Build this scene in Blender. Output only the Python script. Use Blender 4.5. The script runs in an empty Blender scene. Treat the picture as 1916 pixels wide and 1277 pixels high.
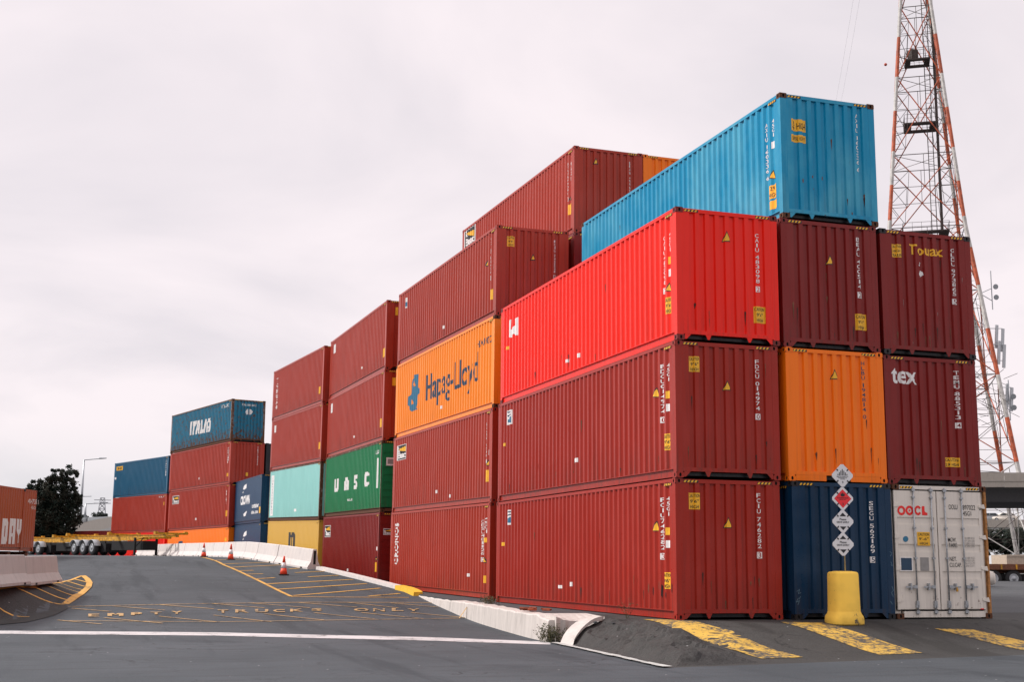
import bpy, bmesh, math, random
from mathutils import Vector, Matrix
R_ = random.Random(7)
PI = math.pi
scn = bpy.context.scene
COL = scn.collection
L40, W, H = 12.192, 2.438, 2.896
STEP = 2.899

# ------------------------------------------------------------------ camera
FPX = 2435.07
PIT, ROL, YAW = 0.169870, 0.0080325, 0.3179045
CAM = Vector((-11.6063, -24.5554, 1.1049))
FWD = Vector((math.sin(YAW)*math.cos(PIT), math.cos(YAW)*math.cos(PIT), math.sin(PIT)))
RGT = Vector((math.cos(YAW), -math.sin(YAW), 0))
UPV = RGT.cross(FWD)
RR = RGT*math.cos(ROL) + UPV*math.sin(ROL)
UU = UPV*math.cos(ROL) - RGT*math.sin(ROL)
cd = bpy.data.cameras.new('camera')
cam = bpy.data.objects.new('camera', cd); COL.objects.link(cam)
cam.matrix_world = Matrix(((RR.x, UU.x, -FWD.x, CAM.x), (RR.y, UU.y, -FWD.y, CAM.y), (RR.z, UU.z, -FWD.z, CAM.z), (0, 0, 0, 1)))
cd.sensor_width = 36; cd.lens = FPX/1916*36; cd.clip_end = 6000; cd.clip_start = .1
scn.camera = cam

def ray(px, py):
    return FWD + RR*((px-958)/FPX) - UU*((py-638.5)/FPX)
def at(px, py, d):                       # survey point: photo position at forward distance d
    return CAM + ray(px, py)*d

# ------------------------------------------------------------------ terrain
PROF = [(-200, -.5), (4, -.5), (10, -.43), (15, -.2), (20, .1), (25, .5), (30, .85), (35, 1.12), (42, 1.3), (60, 1.42), (80, 1.47), (105, 1.45), (125, .6), (6000, .5)]
YARD = [(-200, 0), (12, 0), (13.4, .045), (26, .14), (27, .2), (39, .36), (52, .5), (56, .55), (110, .35), (6000, .2)]
XB = [(-5.2, -2.56), (1, -2.12), (3, -2.0), (7.8, -1.5), (12.5, -1.05), (20, -.5), (29.7, -2.1), (35, -3.25), (45, -3.45), (54, -3.7), (77, -7.0), (100, -11), (6000, -1100)]
def lerp(T, t):
    if t <= T[0][0]: return T[0][1]
    for (a, va), (b, vb) in zip(T, T[1:]):
        if t <= b: return va+(vb-va)*(t-a)/(b-a)
    return T[-1][1]
def sm(t):
    t = max(0, min(1, t)); return t*t*(3-2*t)
def prof(y):
    return sum(lerp(PROF, y+d) for d in (-2, -1, 0, 1, 2))/5
def xb(y): return lerp(XB, y)
def ye(x): return min(-2.0, -5.2+(x+2.56)*.172)
def hash2(i, j):
    n = math.sin(i*127.1+j*311.7)*43758.5453
    return n-math.floor(n)
def vnoise(x, y):
    i, j = math.floor(x), math.floor(y); fx, fy = sm(x-i), sm(y-j)
    return (hash2(i, j)*(1-fx)+hash2(i+1, j)*fx)*(1-fy)+(hash2(i, j+1)*(1-fx)+hash2(i+1, j+1)*fx)*fy
XE = [(6, -14.6), (8, -14.2), (9.5, -13.5), (14, -12.1), (18, -11.3), (26, -11.2)]
def road_h(x, y):
    p = prof(y)
    k = sm((lerp(XE, y)-x)/1.3)*sm((y-6.5)/2.0)*(1-sm((y-23)/6))
    return p+max(0, .42-p)*k
def yard_h(x, y):
    b = lerp(YARD, y)
    if y < 3.2:
        ty = sm((y-ye(x))/max(.1, (-.25-ye(x))))
        tx = max(sm((x-xb(y))/2.0), sm((y-1.9)/.8))
        k = min(ty, 1)*tx
        n = (vnoise(x*1.7+3, y*1.7)-.5)*.09+(vnoise(x*5, y*5+9)-.5)*.045
        rough = sm((1.4-x)/1.2)*sm(k*3)*sm((1-k)*5+.15)*(1-sm((y-2.0)/1))
        return -.5+(.5+b)*k+n*rough-.004*(1-k)
    return b
def is_yard(x, y): return y > ye(x) and y > -5.2 and x > xb(y)
def hgt(x, y): return yard_h(x, y) if is_yard(x, y) else road_h(x, y)
def ground_at(px, py, fn=None, d0=12, d1=260):
    fn = fn or hgt; r = ray(px, py); d = d0; p = CAM+r*d
    while d < d1:
        q = CAM+r*(d+.1)
        if q.z < fn(q.x, q.y): return CAM+r*(d+.05)
        d += .1
    return CAM+r*d1

# ------------------------------------------------------------------ materials
def mat(name):
    m = bpy.data.materials.new(name); m.use_nodes = True
    nt = m.node_tree; return m, nt, nt.nodes, nt.links, nt.nodes['Principled BSDF']
def N(nt, typ, **kw):
    n = nt.nodes.new(typ)
    for k, v in kw.items():
        if hasattr(n, k): setattr(n, k, v)
        else: n.inputs[k].default_value = v
    return n
def ramp(nt, src, a, b, ca=(0, 0, 0, 1), cb=(1, 1, 1, 1)):
    r = nt.nodes.new('ShaderNodeValToRGB'); r.color_ramp.elements[0].position = a; r.color_ramp.elements[1].position = b
    r.color_ramp.elements[0].color = ca; r.color_ramp.elements[1].color = cb
    nt.links.new(src, r.inputs[0]); return r
def mixc(nt, fac, a, b, blend='MIX'):
    m = nt.nodes.new('ShaderNodeMix'); m.data_type = 'RGBA'; m.blend_type = blend
    for s, v in ((0, fac), (6, a), (7, b)):
        if hasattr(v, 'links') or isinstance(v, bpy.types.NodeSocket): nt.links.new(v, m.inputs[s])
        else: m.inputs[s].default_value = v if s == 0 else (tuple(v)+(1,))[:4]
    return m.outputs[2]
def coords(nt, scale=(1, 1, 1), rnd=True):
    tc = nt.nodes.new('ShaderNodeTexCoord'); mp = nt.nodes.new('ShaderNodeMapping'); mp.inputs['Scale'].default_value = scale
    if rnd:
        oi = nt.nodes.new('ShaderNodeObjectInfo'); ml = nt.nodes.new('ShaderNodeMath'); ml.operation = 'MULTIPLY'; ml.inputs[1].default_value = 61
        nt.links.new(oi.outputs['Random'], ml.inputs[0])
        ad = nt.nodes.new('ShaderNodeVectorMath'); ad.operation = 'ADD'
        nt.links.new(tc.outputs['Object'], ad.inputs[0]); nt.links.new(ml.outputs[0], ad.inputs[1])
        nt.links.new(ad.outputs[0], mp.inputs[0])
    else: nt.links.new(tc.outputs['Object'], mp.inputs[0])
    return mp.outputs[0]
def noise(nt, vec, scale, detail=3, rough=.55):
    n = nt.nodes.new('ShaderNodeTexNoise'); n.inputs['Scale'].default_value = scale; n.inputs['Detail'].default_value = detail; n.inputs['Roughness'].default_value = rough
    nt.links.new(vec, n.inputs['Vector']); return n.outputs['Fac']
def bump(nt, p, src, st, dist=.02):
    b = nt.nodes.new('ShaderNodeBump'); b.inputs['Strength'].default_value = st; b.inputs['Distance'].default_value = dist
    nt.links.new(src, b.inputs['Height']); nt.links.new(b.outputs[0], p.inputs['Normal'])
def plain(name, c, rough=.6, metal=0, var=.12, sc=9):
    m, nt, ns, lk, p = mat(name)
    v = noise(nt, coords(nt), sc, 4)
    lk.new(mixc(nt, ramp(nt, v, .3, .75).outputs[0], [k*(1-var) for k in c], [min(1, k*(1+var)) for k in c]), p.inputs['Base Color'])
    p.inputs['Roughness'].default_value = rough; p.inputs['Metallic'].default_value = metal
    return m
def paint(name, c, fade=.25, rust=.12, rough=.33, chalk=None, dirt=.45):
    m, nt, ns, lk, p = mat(name)
    big = noise(nt, coords(nt, (1, 1, .6)), 1.1, 4)
    strk = noise(nt, coords(nt, (9, 9, .35)), 1.6, 4, .6)
    fine = noise(nt, coords(nt), 22, 5, .65)
    ch = chalk or tuple(min(1, k*1.12+.045) for k in c)
    col = mixc(nt, ramp(nt, big, .42, .72, (0, 0, 0, 1), (fade, fade, fade, 1)).outputs[0], c, ch)
    col = mixc(nt, ramp(nt, strk, .52, .74, (0, 0, 0, 1), (dirt,)*3+(1,)).outputs[0], col, [k*.55+.008 for k in c])
    strk2 = noise(nt, coords(nt, (14, 14, .5)), 1.3, 4, .6)
    col = mixc(nt, ramp(nt, strk2, .6, .78, (0, 0, 0, 1), (fade*.9,)*3+(1,)).outputs[0], col, ch)
    # grime lodged low on the panels and rust chips
    tc = nt.nodes.new('ShaderNodeTexCoord'); sp = nt.nodes.new('ShaderNodeSeparateXYZ'); lk.new(tc.outputs['Object'], sp.inputs[0])
    mr = nt.nodes.new('ShaderNodeMapRange'); mr.inputs[1].default_value = 1.0; mr.inputs[2].default_value = .1
    lk.new(sp.outputs[2], mr.inputs[0])
    ml = nt.nodes.new('ShaderNodeMath'); ml.operation = 'MULTIPLY'; lk.new(mr.outputs[0], ml.inputs[0])
    lk.new(ramp(nt, strk, .4, .7).outputs[0], ml.inputs[1])
    m2 = nt.nodes.new('ShaderNodeMath'); m2.operation = 'MULTIPLY'; lk.new(ml.outputs[0], m2.inputs[0]); m2.inputs[1].default_value = dirt*.9
    col = mixc(nt, m2.outputs[0], col, (.06, .035, .025))
    rr = noise(nt, coords(nt, (1.6, 1.6, .8)), 5.5, 6, .7)
    ad = nt.nodes.new('ShaderNodeMath'); ad.operation = 'MULTIPLY_ADD'; lk.new(mr.outputs[0], ad.inputs[0]); ad.inputs[1].default_value = .05+rust*.12; lk.new(rr, ad.inputs[2])
    rf = ramp(nt, ad.outputs[0], .76-rust*.42, .80-rust*.38)
    rc = mixc(nt, fine, (.035, .016, .01), (.16, .06, .025))
    col = mixc(nt, rf.outputs[0], col, rc)
    lk.new(col, p.inputs['Base Color'])
    ro = ramp(nt, fine, .3, .75, (rough-.08,)*3+(1,), (rough+.14,)*3+(1,))
    lk.new(ro.outputs[0], p.inputs['Roughness'])
    dn = noise(nt, coords(nt, (1, 1, 1)), 2.2, 3)
    bump(nt, p, dn, .22, .03)
    p.inputs['Specular IOR Level'].default_value = .27
    return m
PAINT = {
 'brown': paint('brown_red_paint', (.33, .018, .008), .2),
 'brown2': paint('dark_red_paint', (.205, .010, .008), .2),
 'brown3': paint('faded_red_paint', (.37, .034, .016), .3),
 'red': paint('scarlet_paint', (.90, .017, .006), .12, .05, .33, dirt=.28),
 'orange': paint('orange_paint', (.95, .19, .005), .16, .05, dirt=.2),
 'orange2': paint('weathered_orange_paint', (.90, .25, .015), .3, .05, dirt=.2),
 'cyan': paint('bright_blue_paint', (.001, .26, .46), .75, .10, chalk=(.09, .42, .56), dirt=.2),
 'navy': paint('navy_paint', (.002, .028, .072), .2, .05),
 'navy2': paint('sea_blue_paint', (.003, .045, .105), .2, .05),
 'blue': paint('mid_blue_paint', (.004, .095, .185), .2, .15),
 'rusty': paint('rusty_blue_paint', (.004, .15, .25), .25, .52),
 'teal': paint('pale_teal_paint', (.22, .53, .49), .35, .12, dirt=.25),
 'green': paint('green_paint', (.003, .19, .065), .15, .12),
 'yellow': paint('mustard_paint', (.62, .36, .05), .15, .06, dirt=.2),
 'brick': paint('brick_red_paint', (.40, .064, .008), .15, .12),
 'white': paint('off_white_paint', (.72, .67, .60), .2, .16, .5, dirt=.2),
 'frame_rust': paint('rusted_steel', (.20, .15, .13), .4, .8, .7),
 'black': paint('dark_container_paint', (.012, .014, .018), .2, .05),
}
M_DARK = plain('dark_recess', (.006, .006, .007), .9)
M_WHITE = plain('white_lettering', (.80, .78, .76), .55, var=.08)
M_BLACK = plain('black_lettering', (.015, .015, .018), .5)
M_YEL = plain('yellow_sticker', (.86, .46, .02), .45, var=.08)
M_BLUEL = plain('blue_lettering', (.02, .16, .28), .5)
M_DBLUE = plain('dark_blue_lettering', (.015, .05, .10), .5)
M_REDL = plain('red_lettering', (.80, .02, .015), .5)
M_GREYL = plain('grey_lettering', (.28, .27, .26), .6)
M_GALV = plain('galvanised_steel', (.38, .40, .42), .38, .6, .25, 30)
M_RUBBER = plain('tyre_rubber', (.02, .02, .022), .8)
M_YSTEEL = plain('yellow_steel', (.58, .29, .015), .5, var=.5, sc=5)
M_RUST = plain('rusty_steel', (.16, .06, .03), .8, var=.4)
M_GLASS = plain('dark_glass', (.03, .04, .045), .1)

def asphalt(name, c, c2, patch=.5):
    m, nt, ns, lk, p = mat(name)
    v = coords(nt, (1, 1, 1), False)
    big = noise(nt, v, .22, 5, .6); mid = noise(nt, coords(nt, (.5, 3, 1), False), 1.1, 5, .6); fine = noise(nt, v, 42, 6, .75)
    col = mixc(nt, ramp(nt, big, .38, .66).outputs[0], c, c2)
    col = mixc(nt, ramp(nt, mid, .5, .75, (0, 0, 0, 1), (patch,)*3+(1,)).outputs[0], col, [k*.62 for k in c])
    col = mixc(nt, ramp(nt, fine, .35, .75).outputs[0], mixc(nt, .28, col, (0, 0, 0)), mixc(nt, .08, col, (1, 1, 1)))
    sm_ = noise(nt, v, .55, 4, .65)
    col = mixc(nt, ramp(nt, sm_, .60, .72, (0, 0, 0, 1), (.35,)*3+(1,)).outputs[0], col, [k*.55 for k in c])
    vo = nt.nodes.new('ShaderNodeTexVoronoi'); vo.inputs['Scale'].default_value = 3.2; vo.inputs['Randomness'].default_value = 1; lk.new(v, vo.inputs['Vector'])
    sp = ramp(nt, vo.outputs['Distance'], .045, .06, (1, 1, 1, 1), (0, 0, 0, 1))
    wn = nt.nodes.new('ShaderNodeSeparateColor'); lk.new(vo.outputs['Color'], wn.inputs[0])
    gt = nt.nodes.new('ShaderNodeMath'); gt.operation = 'GREATER_THAN'; gt.inputs[1].default_value = .72; lk.new(wn.outputs[0], gt.inputs[0])
    ml = nt.nodes.new('ShaderNodeMath'); ml.operation = 'MULTIPLY'; lk.new(gt.outputs[0], ml.inputs[0]); lk.new(sp.outputs[0], ml.inputs[1])
    col = mixc(nt, ml.outputs[0], col, (.5, .5, .5))
    ce = nt.nodes.new('ShaderNodeTexVoronoi'); ce.feature = 'DISTANCE_TO_EDGE'; ce.inputs['Scale'].default_value = .42
    wv = nt.nodes.new('ShaderNodeVectorMath'); wv.operation = 'ADD'; wn2 = nt.nodes.new('ShaderNodeTexNoise'); wn2.inputs['Scale'].default_value = 1.4; wn2.inputs['Detail'].default_value = 5; lk.new(v, wn2.inputs['Vector'])
    lk.new(v, wv.inputs[0]); lk.new(wn2.outputs['Color'], wv.inputs[1]); lk.new(wv.outputs[0], ce.inputs['Vector'])
    ck = ramp(nt, ce.outputs['Distance'], .003, .009, (1, 1, 1, 1), (0, 0, 0, 1)); cm = nt.nodes.new('ShaderNodeMath'); cm.operation = 'MULTIPLY'; lk.new(ck.outputs[0], cm.inputs[0]); lk.new(ramp(nt, big, .5, .56, (0, 0, 0, 1), (.6,)*3+(1,)).outputs[0], cm.inputs[1])
    col = mixc(nt, cm.outputs[0], col, (.008, .008, .008))
    ty = noise(nt, coords(nt, (.9, .07, 1), False), 1.5, 4, .6); col = mixc(nt, ramp(nt, ty, .54, .66, (0, 0, 0, 1), (.4,)*3+(1,)).outputs[0], col, [k*.5 for k in c])
    lk.new(col, p.inputs['Base Color'])
    lk.new(ramp(nt, fine, .3, .7, (.72,)*3+(1,), (.95,)*3+(1,)).outputs[0], p.inputs['Roughness'])
    p.inputs['Specular IOR Level'].default_value = .25
    bump(nt, p, fine, .5, .006)
    return m
M_ROAD = asphalt('road_asphalt', (.029, .040, .050), (.058, .070, .083), .8)
M_YARD = asphalt('worn_asphalt', (.045, .050, .055), (.062, .066, .072), .5)
M_APRON = asphalt('dark_apron_asphalt', (.020, .019, .017), (.036, .034, .030), .6)
def concrete(name, c, dark=.5, st=.4):
    m, nt, ns, lk, p = mat(name)
    a = noise(nt, coords(nt, (2, 2, .5)), 2.5, 5, .65); b = noise(nt, coords(nt), 14, 6, .7); s = noise(nt, coords(nt, (2.2, 2.2, .5)), 1.8, 5, .7)
    col = mixc(nt, ramp(nt, a, .35, .7).outputs[0], c, [k*(1-dark*.35) for k in c])
    col = mixc(nt, ramp(nt, s, .55, .72, (0, 0, 0, 1), (dark,)*3+(1,)).outputs[0], col, [k*.42 for k in c])
    col = mixc(nt, ramp(nt, b, .62, .74, (0, 0, 0, 1), (dark,)*3+(1,)).outputs[0], col, [k*.4 for k in c])
    lk.new(col, p.inputs['Base Color']); p.inputs['Roughness'].default_value = .85
    bump(nt, p, b, st, .01); return m
M_CONCW = concrete('whitewashed_concrete', (.66, .61, .58), .35)
M_CONC = concrete('grey_concrete', (.50, .50, .475), .3)
M_CONCB = concrete('bridge_concrete', (.50, .46, .40), .3)
def roadpaint(name, c, wear):
    m, nt, ns, lk, p = mat(name)
    v = coords(nt, (1, 1, 1), False); a = noise(nt, v, 9, 6, .75); b = noise(nt, v, 1.3, 3)
    ad = nt.nodes.new('ShaderNodeMath'); ad.operation = 'MULTIPLY_ADD'; lk.new(b, ad.inputs[0]); ad.inputs[1].default_value = .5; lk.new(a, ad.inputs[2])
    r = ramp(nt, ad.outputs[0], .86-wear*.2, .98-wear*.2)
    lk.new(mixc(nt, r.outputs[0], mixc(nt, ramp(nt, b, .4, .7).outputs[0], c, [k*.72 for k in c]), (.06, .058, .055)), p.inputs['Base Color']); p.inputs['Roughness'].default_value = .8
    return m
M_RYEL = roadpaint('worn_yellow_road_paint', (.62, .34, .07), .2)
M_RYEL2 = roadpaint('faint_yellow_road_paint', (.46, .29, .12), .4)
M_RWHT = roadpaint('white_road_paint', (.55, .53, .53), .25)
M_BYEL = roadpaint('broad_yellow_stripe_paint', (.62, .38, .06), .75)
def leafmat(name, a, b):
    m, nt, ns, lk, p = mat(name)
    v = noise(nt, coords(nt), 1.4, 4); lk.new(mixc(nt, ramp(nt, v, .4, .65).outputs[0], a, b), p.inputs['Base Color'])
    p.inputs['Roughness'].default_value = .7; p.inputs['Specular IOR Level'].default_value = .2
    return m
M_LEAF = leafmat('dark_foliage', (.012, .022, .016), (.035, .034, .022))
M_WEED = leafmat('weed_foliage', (.03, .045, .02), (.10, .075, .035))
M_BARK = plain('bark', (.06, .045, .035), .9)

# ------------------------------------------------------------------ object helpers
def link(name, me, parent=None, mats=()):
    o = bpy.data.objects.new(name, me); COL.objects.link(o)
    for m in mats: o.data.materials.append(m)
    if parent is not None: o.parent = parent
    return o
def obj(name, bm, mats, parent=None, smooth=False):
    me = bpy.data.meshes.new(name); bm.to_mesh(me); bm.free()
    if not isinstance(mats, (list, tuple)): mats = [mats]
    for m in mats: me.materials.append(m)
    if smooth:
        for p in me.polygons: p.use_smooth = True
    o = bpy.data.objects.new(name, me); COL.objects.link(o)
    if parent is not None: o.parent = parent
    return o
def tag(o, label=None, cat=None, group=None, kind=None):
    if label: o['label'] = label
    if cat: o['category'] = cat
    if group: o['group'] = group
    if kind: o['kind'] = kind
    return o
def empty(name, loc, rz=0, rx=0, ry=0):
    o = bpy.data.objects.new(name, None); COL.objects.link(o); o.location = loc; o.rotation_euler = (rx, ry, rz); o.empty_display_size = .2
    return o
def box(bm, x0, x1, y0, y1, z0, z1, mi=0, M=None):
    vs = [bm.verts.new((x, y, z)) for x in (x0, x1) for y in (y0, y1) for z in (z0, z1)]
    if M is not None:
        for v in vs: v.co = M @ v.co
    for f in ((0, 1, 3, 2), (4, 6, 7, 5), (0, 4, 5, 1), (2, 3, 7, 6), (0, 2, 6, 4), (1, 5, 7, 3)):
        g = bm.faces.new([vs[i] for i in f]); g.material_index = mi
    return vs
def bar(bm, a, b, r, n=4, mi=0, r2=None):
    a, b = Vector(a), Vector(b); d = b-a
    if d.length < 1e-6: return
    d.normalize(); u = d.orthogonal().normalized(); w = d.cross(u); r2 = r if r2 is None else r2
    A = [bm.verts.new(a+(u*math.cos(2*PI*k/n)+w*math.sin(2*PI*k/n))*r) for k in range(n)]
    B = [bm.verts.new(b+(u*math.cos(2*PI*k/n)+w*math.sin(2*PI*k/n))*r2) for k in range(n)]
    for k in range(n):
        f = bm.faces.new((A[k], A[(k+1) % n], B[(k+1) % n], B[k])); f.material_index = mi
    f = bm.faces.new(A[::-1]); f.material_index = mi
    f = bm.faces.new(B); f.material_index = mi
def prism(bm, pts, ax, a, b, mi=0):      # polygon pts (2D) extruded along axis ax from a to b
    def P(p, t): return {'x': (t, p[0], p[1]), 'y': (p[0], t, p[1]), 'z': (p[0], p[1], t)}[ax]
    A = [bm.verts.new(P(p, a)) for p in pts]; B = [bm.verts.new(P(p, b)) for p in pts]; n = len(pts)
    for k in range(n):
        f = bm.faces.new((A[k], A[(k+1) % n], B[(k+1) % n], B[k])); f.material_index = mi
    f = bm.faces.new(A[::-1]); f.material_index = mi
    f = bm.faces.new(B); f.material_index = mi
def lathe(bm, prof_, n=20, c=(0, 0, 0), mi=0, axis='z'):
    rings = []
    for r, z in prof_:
        ring = []
        for k in range(n):
            a = 2*PI*k/n
            v = (r*math.cos(a), r*math.sin(a), z) if axis == 'z' else (r*math.cos(a), z, r*math.sin(a))
            ring.append(bm.verts.new((v[0]+c[0], v[1]+c[1], v[2]+c[2])))
        rings.append(ring)
    for A, B in zip(rings, rings[1:]):
        for k in range(n):
            f = bm.faces.new((A[k], A[(k+1) % n], B[(k+1) % n], B[k])); f.material_index = mi
    f = bm.faces.new(rings[0][::-1]); f.material_index = mi
    f = bm.faces.new(rings[-1]); f.material_index = mi

# ------------------------------------------------------------------ container meshes
def profile(length, a0, per, fo, sl, fi, dep):
    """break points (position, depth) of a corrugated sheet: outer flat, slope, inner flat, slope"""
    n = int((length-2*a0-fo)/per); a0 = (length-n*per-fo)/2
    P = [(.0, 0), (a0, 0)]
    x = a0
    for k in range(n):
        P += [(x+fo, 0), (x+fo+sl, dep), (x+fo+sl+fi, dep), (x+per, 0)]
        x += per
    P += [(x+fo, 0), (length, 0)]
    Q = [P[0]]
    for p in P[1:]:
        if p[0] > Q[-1][0]+1e-5: Q.append(p)
    return Q
def depth_at(P, t):
    return lerp(P, t)
SP = {L40: profile(L40, .17, .278, .076, .056, .090, .044)}
SPF = {L40: profile(L40, .17, .278, .072, .068, .070, .010)}
EP = profile(W, .20, .2375, .100, .022, .094, .045)
ZB, ZT = .19, H-.075
def pts_in(P, a, b):
    return [(a, depth_at(P, a))]+[p for p in P if a < p[0] < b]+[(b, depth_at(P, b))]
def side_bm(L, flip, P):
    bm = bmesh.new(); pts = pts_in(P, .10, L-.10)
    sx = (lambda d: d+.006) if not flip else (lambda d: W-.006-d)
    A = [bm.verts.new((sx(d), y, ZB)) for y, d in pts]; B = [bm.verts.new((sx(d), y, ZT)) for y, d in pts]
    for k in range(len(pts)-1):
        f = (A[k+1], A[k], B[k], B[k+1]) if not flip else (A[k], A[k+1], B[k+1], B[k])
        bm.faces.new(f)
    return bm
def end_bm(L, far):
    bm = bmesh.new(); pts = pts_in(EP, .12, W-.12)
    sy = (lambda d: d+.006) if not far else (lambda d: L-.006-d)
    A = [bm.verts.new((x, sy(d), .20)) for x, d in pts]; B = [bm.verts.new((x, sy(d), H-.09)) for x, d in pts]
    for k in range(len(pts)-1): bm.faces.new((A[k], A[k+1], B[k+1], B[k]))
    return bm
def frame_bm(L, style=0, door=False):
    bm = bmesh.new()
    for y in (0, L):
        s = 1 if y == 0 else -1
        y0, y1 = sorted((y+s*(.082 if door and y == 0 else .003), y+s*.15))
        for x in (0, W):
            t = 1 if x == 0 else -1
            x0, x1 = sorted((x+t*.003, x+t*.155))
            box(bm, x0, x1, y0, y1, .118, H-.118)
        ya, yb = sorted((y+s*.001, y+s*.07))
        box(bm, .178, W-.178, ya, yb, H-.105, H-.022)                    # header
        if not (door and y == 0):
            box(bm, .155, W-.155, ya, yb, .135, .215)                    # sill
            yc, yd = sorted((y+s*.004, y+s*.012))
            if style == 0:
                for a, b in ((.178, .33), (W-.178, W-.33)):
                    prism(bm, [(a, .02), (a, .134), (b, .134), ((a*3+b)/4, .02)] if a < b else [(a, .02), ((a*3+b)/4, .02), (b, .134), (a, .134)], 'y', yc, yd)
                for xc in (W*.30, W*.70):
                    prism(bm, [(xc-.07, .134), (xc-.02, .03), (xc+.02, .03), (xc+.07, .134)], 'y', yc, yd)
            else:
                box(bm, .178, .92, yc, yd, .012, .134); box(bm, W-.92, W-.178, yc, yd, .012, .134)
        else:
            box(bm, .178, W-.178, ya, yb, .035, .165)
    for x in (0, W):
        t = 1 if x == 0 else -1
        x0, x1 = sorted((x+t*.002, x+t*.06))
        box(bm, x0, x1, .16, L-.16, H-.085, H-.012)                      # top rail
        x0, x1 = sorted((x+t*.001, x+t*.07)); box(bm, x0, x1, .15, L-.15, .178, .194)      # bottom rail upper flange
        x0, x1 = sorted((x+t*.045, x+t*.055)); box(bm, x0, x1, .15, L-.15, .03, .178)
        x0, x1 = sorted((x+t*.02, x+t*.09)); box(bm, x0, x1, .15, L-.15, .018, .032)
    return bm
def floor_bm(L):
    bm = bmesh.new(); box(bm, .09, W-.09, .12, L-.12, .05, .12); return bm
def roof_bm(L):
    bm = bmesh.new(); n = int((L-.4)/.209)
    y = .18; z = H-.03; prev = None
    A = []
    for k in range(n+1):
        yy = .18+(L-.36)*k/n
        for dy, dz in ((0, 0), (.4, 0), (.5, -.02), (.9, -.02)):
            A.append((yy+dy*(L-.36)/n, z+dz))
    A = [a for a in A if a[0] < L-.1]
    L_ = [bm.verts.new((.055, a, b)) for a, b in A]; R = [bm.verts.new((W-.055, a, b)) for a, b in A]
    for k in range(len(A)-1): bm.faces.new((L_[k], R[k], R[k+1], L_[k+1]))
    return bm
def casting_bm():
    bm = bmesh.new(); hx, hy, h = .178, .162, .118
    def side(o, u, v, n, wu, hv):
        o, u, v, n = map(Vector, (o, u, v, n)); c = o+u*wu/2+v*hv/2
        K = 16; out = []; inn = []
        for k in range(K):
            a = 2*PI*k/K; cx, sx_ = math.cos(a), math.sin(a)
            m = max(abs(cx)/(wu/2), abs(sx_)/(hv/2)); out.append(bm.verts.new(c+u*(cx/m)+v*(sx_/m)))
            inn.append(bm.verts.new(c+u*(cx*.026)+v*(sx_*.040)))
        dp = [bm.verts.new(v_.co-n*.03) for v_ in inn]
        for k in range(K):
            j = (k+1) % K
            bm.faces.new((out[k], out[j], inn[j], inn[k])); f = bm.faces.new((inn[k], inn[j], dp[j], dp[k])); f.material_index = 1
        f = bm.faces.new(dp); f.material_index = 1
    side((-hx/2, -hy/2, 0), (1, 0, 0), (0, 0, 1), (0, -1, 0), hx, h)
    side((hx/2, hy/2, 0), (-1, 0, 0), (0, 0, 1), (0, 1, 0), hx, h)
    side((-hx/2, hy/2, 0), (0, -1, 0), (0, 0, 1), (-1, 0, 0), hy, h)
    side((hx/2, -hy/2, 0), (0, 1, 0), (0, 0, 1), (1, 0, 0), hy, h)
    for z in (0, h): bm.faces.new([bm.verts.new((a*hx/2, b*hy/2, z)) for a, b in ((-1, -1), (1, -1), (1, 1), (-1, 1))])
    bmesh.ops.remove_doubles(bm, verts=bm.verts, dist=.0005)
    return bm
MESH = {}
def me_of(key, fn):
    if key not in MESH:
        bm = fn(); bmesh.ops.recalc_face_normals(bm, faces=bm.faces) if key[0] in ('frame', 'cast', 'floor') else None
        me = bpy.data.meshes.new(key[0]); bm.to_mesh(me); bm.free(); me.materials.append(PAINT['brown'])
        if key[0] == 'cast': me.materials.append(M_DARK)
        MESH[key] = me
    return MESH[key]
def part(name, me, parent, m):
    o = bpy.data.objects.new(name, me); COL.objects.link(o); o.parent = parent
    o.material_slots[0].link = 'OBJECT'; o.material_slots[0].material = m
    return o
def stripe_mesh(w=.34, h=.052):
    bm = bmesh.new()
    vs = [bm.verts.new((x, 0, z)) for x, z in ((0, 0), (w, 0), (w, h), (0, h))]; bm.faces.new(vs).material_index = 0
    k = 0; x = .0
    while x+h*.9+.04 < w+.02:
        a = [(x, .004), (x+.042, .004), (min(x+.042+.03, w), h-.004), (x+.03, h-.004)]
        f = bm.faces.new([bm.verts.new((p, -.003, z)) for p, z in a]); f.material_index = 1; x += .082
    return bm

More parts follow.
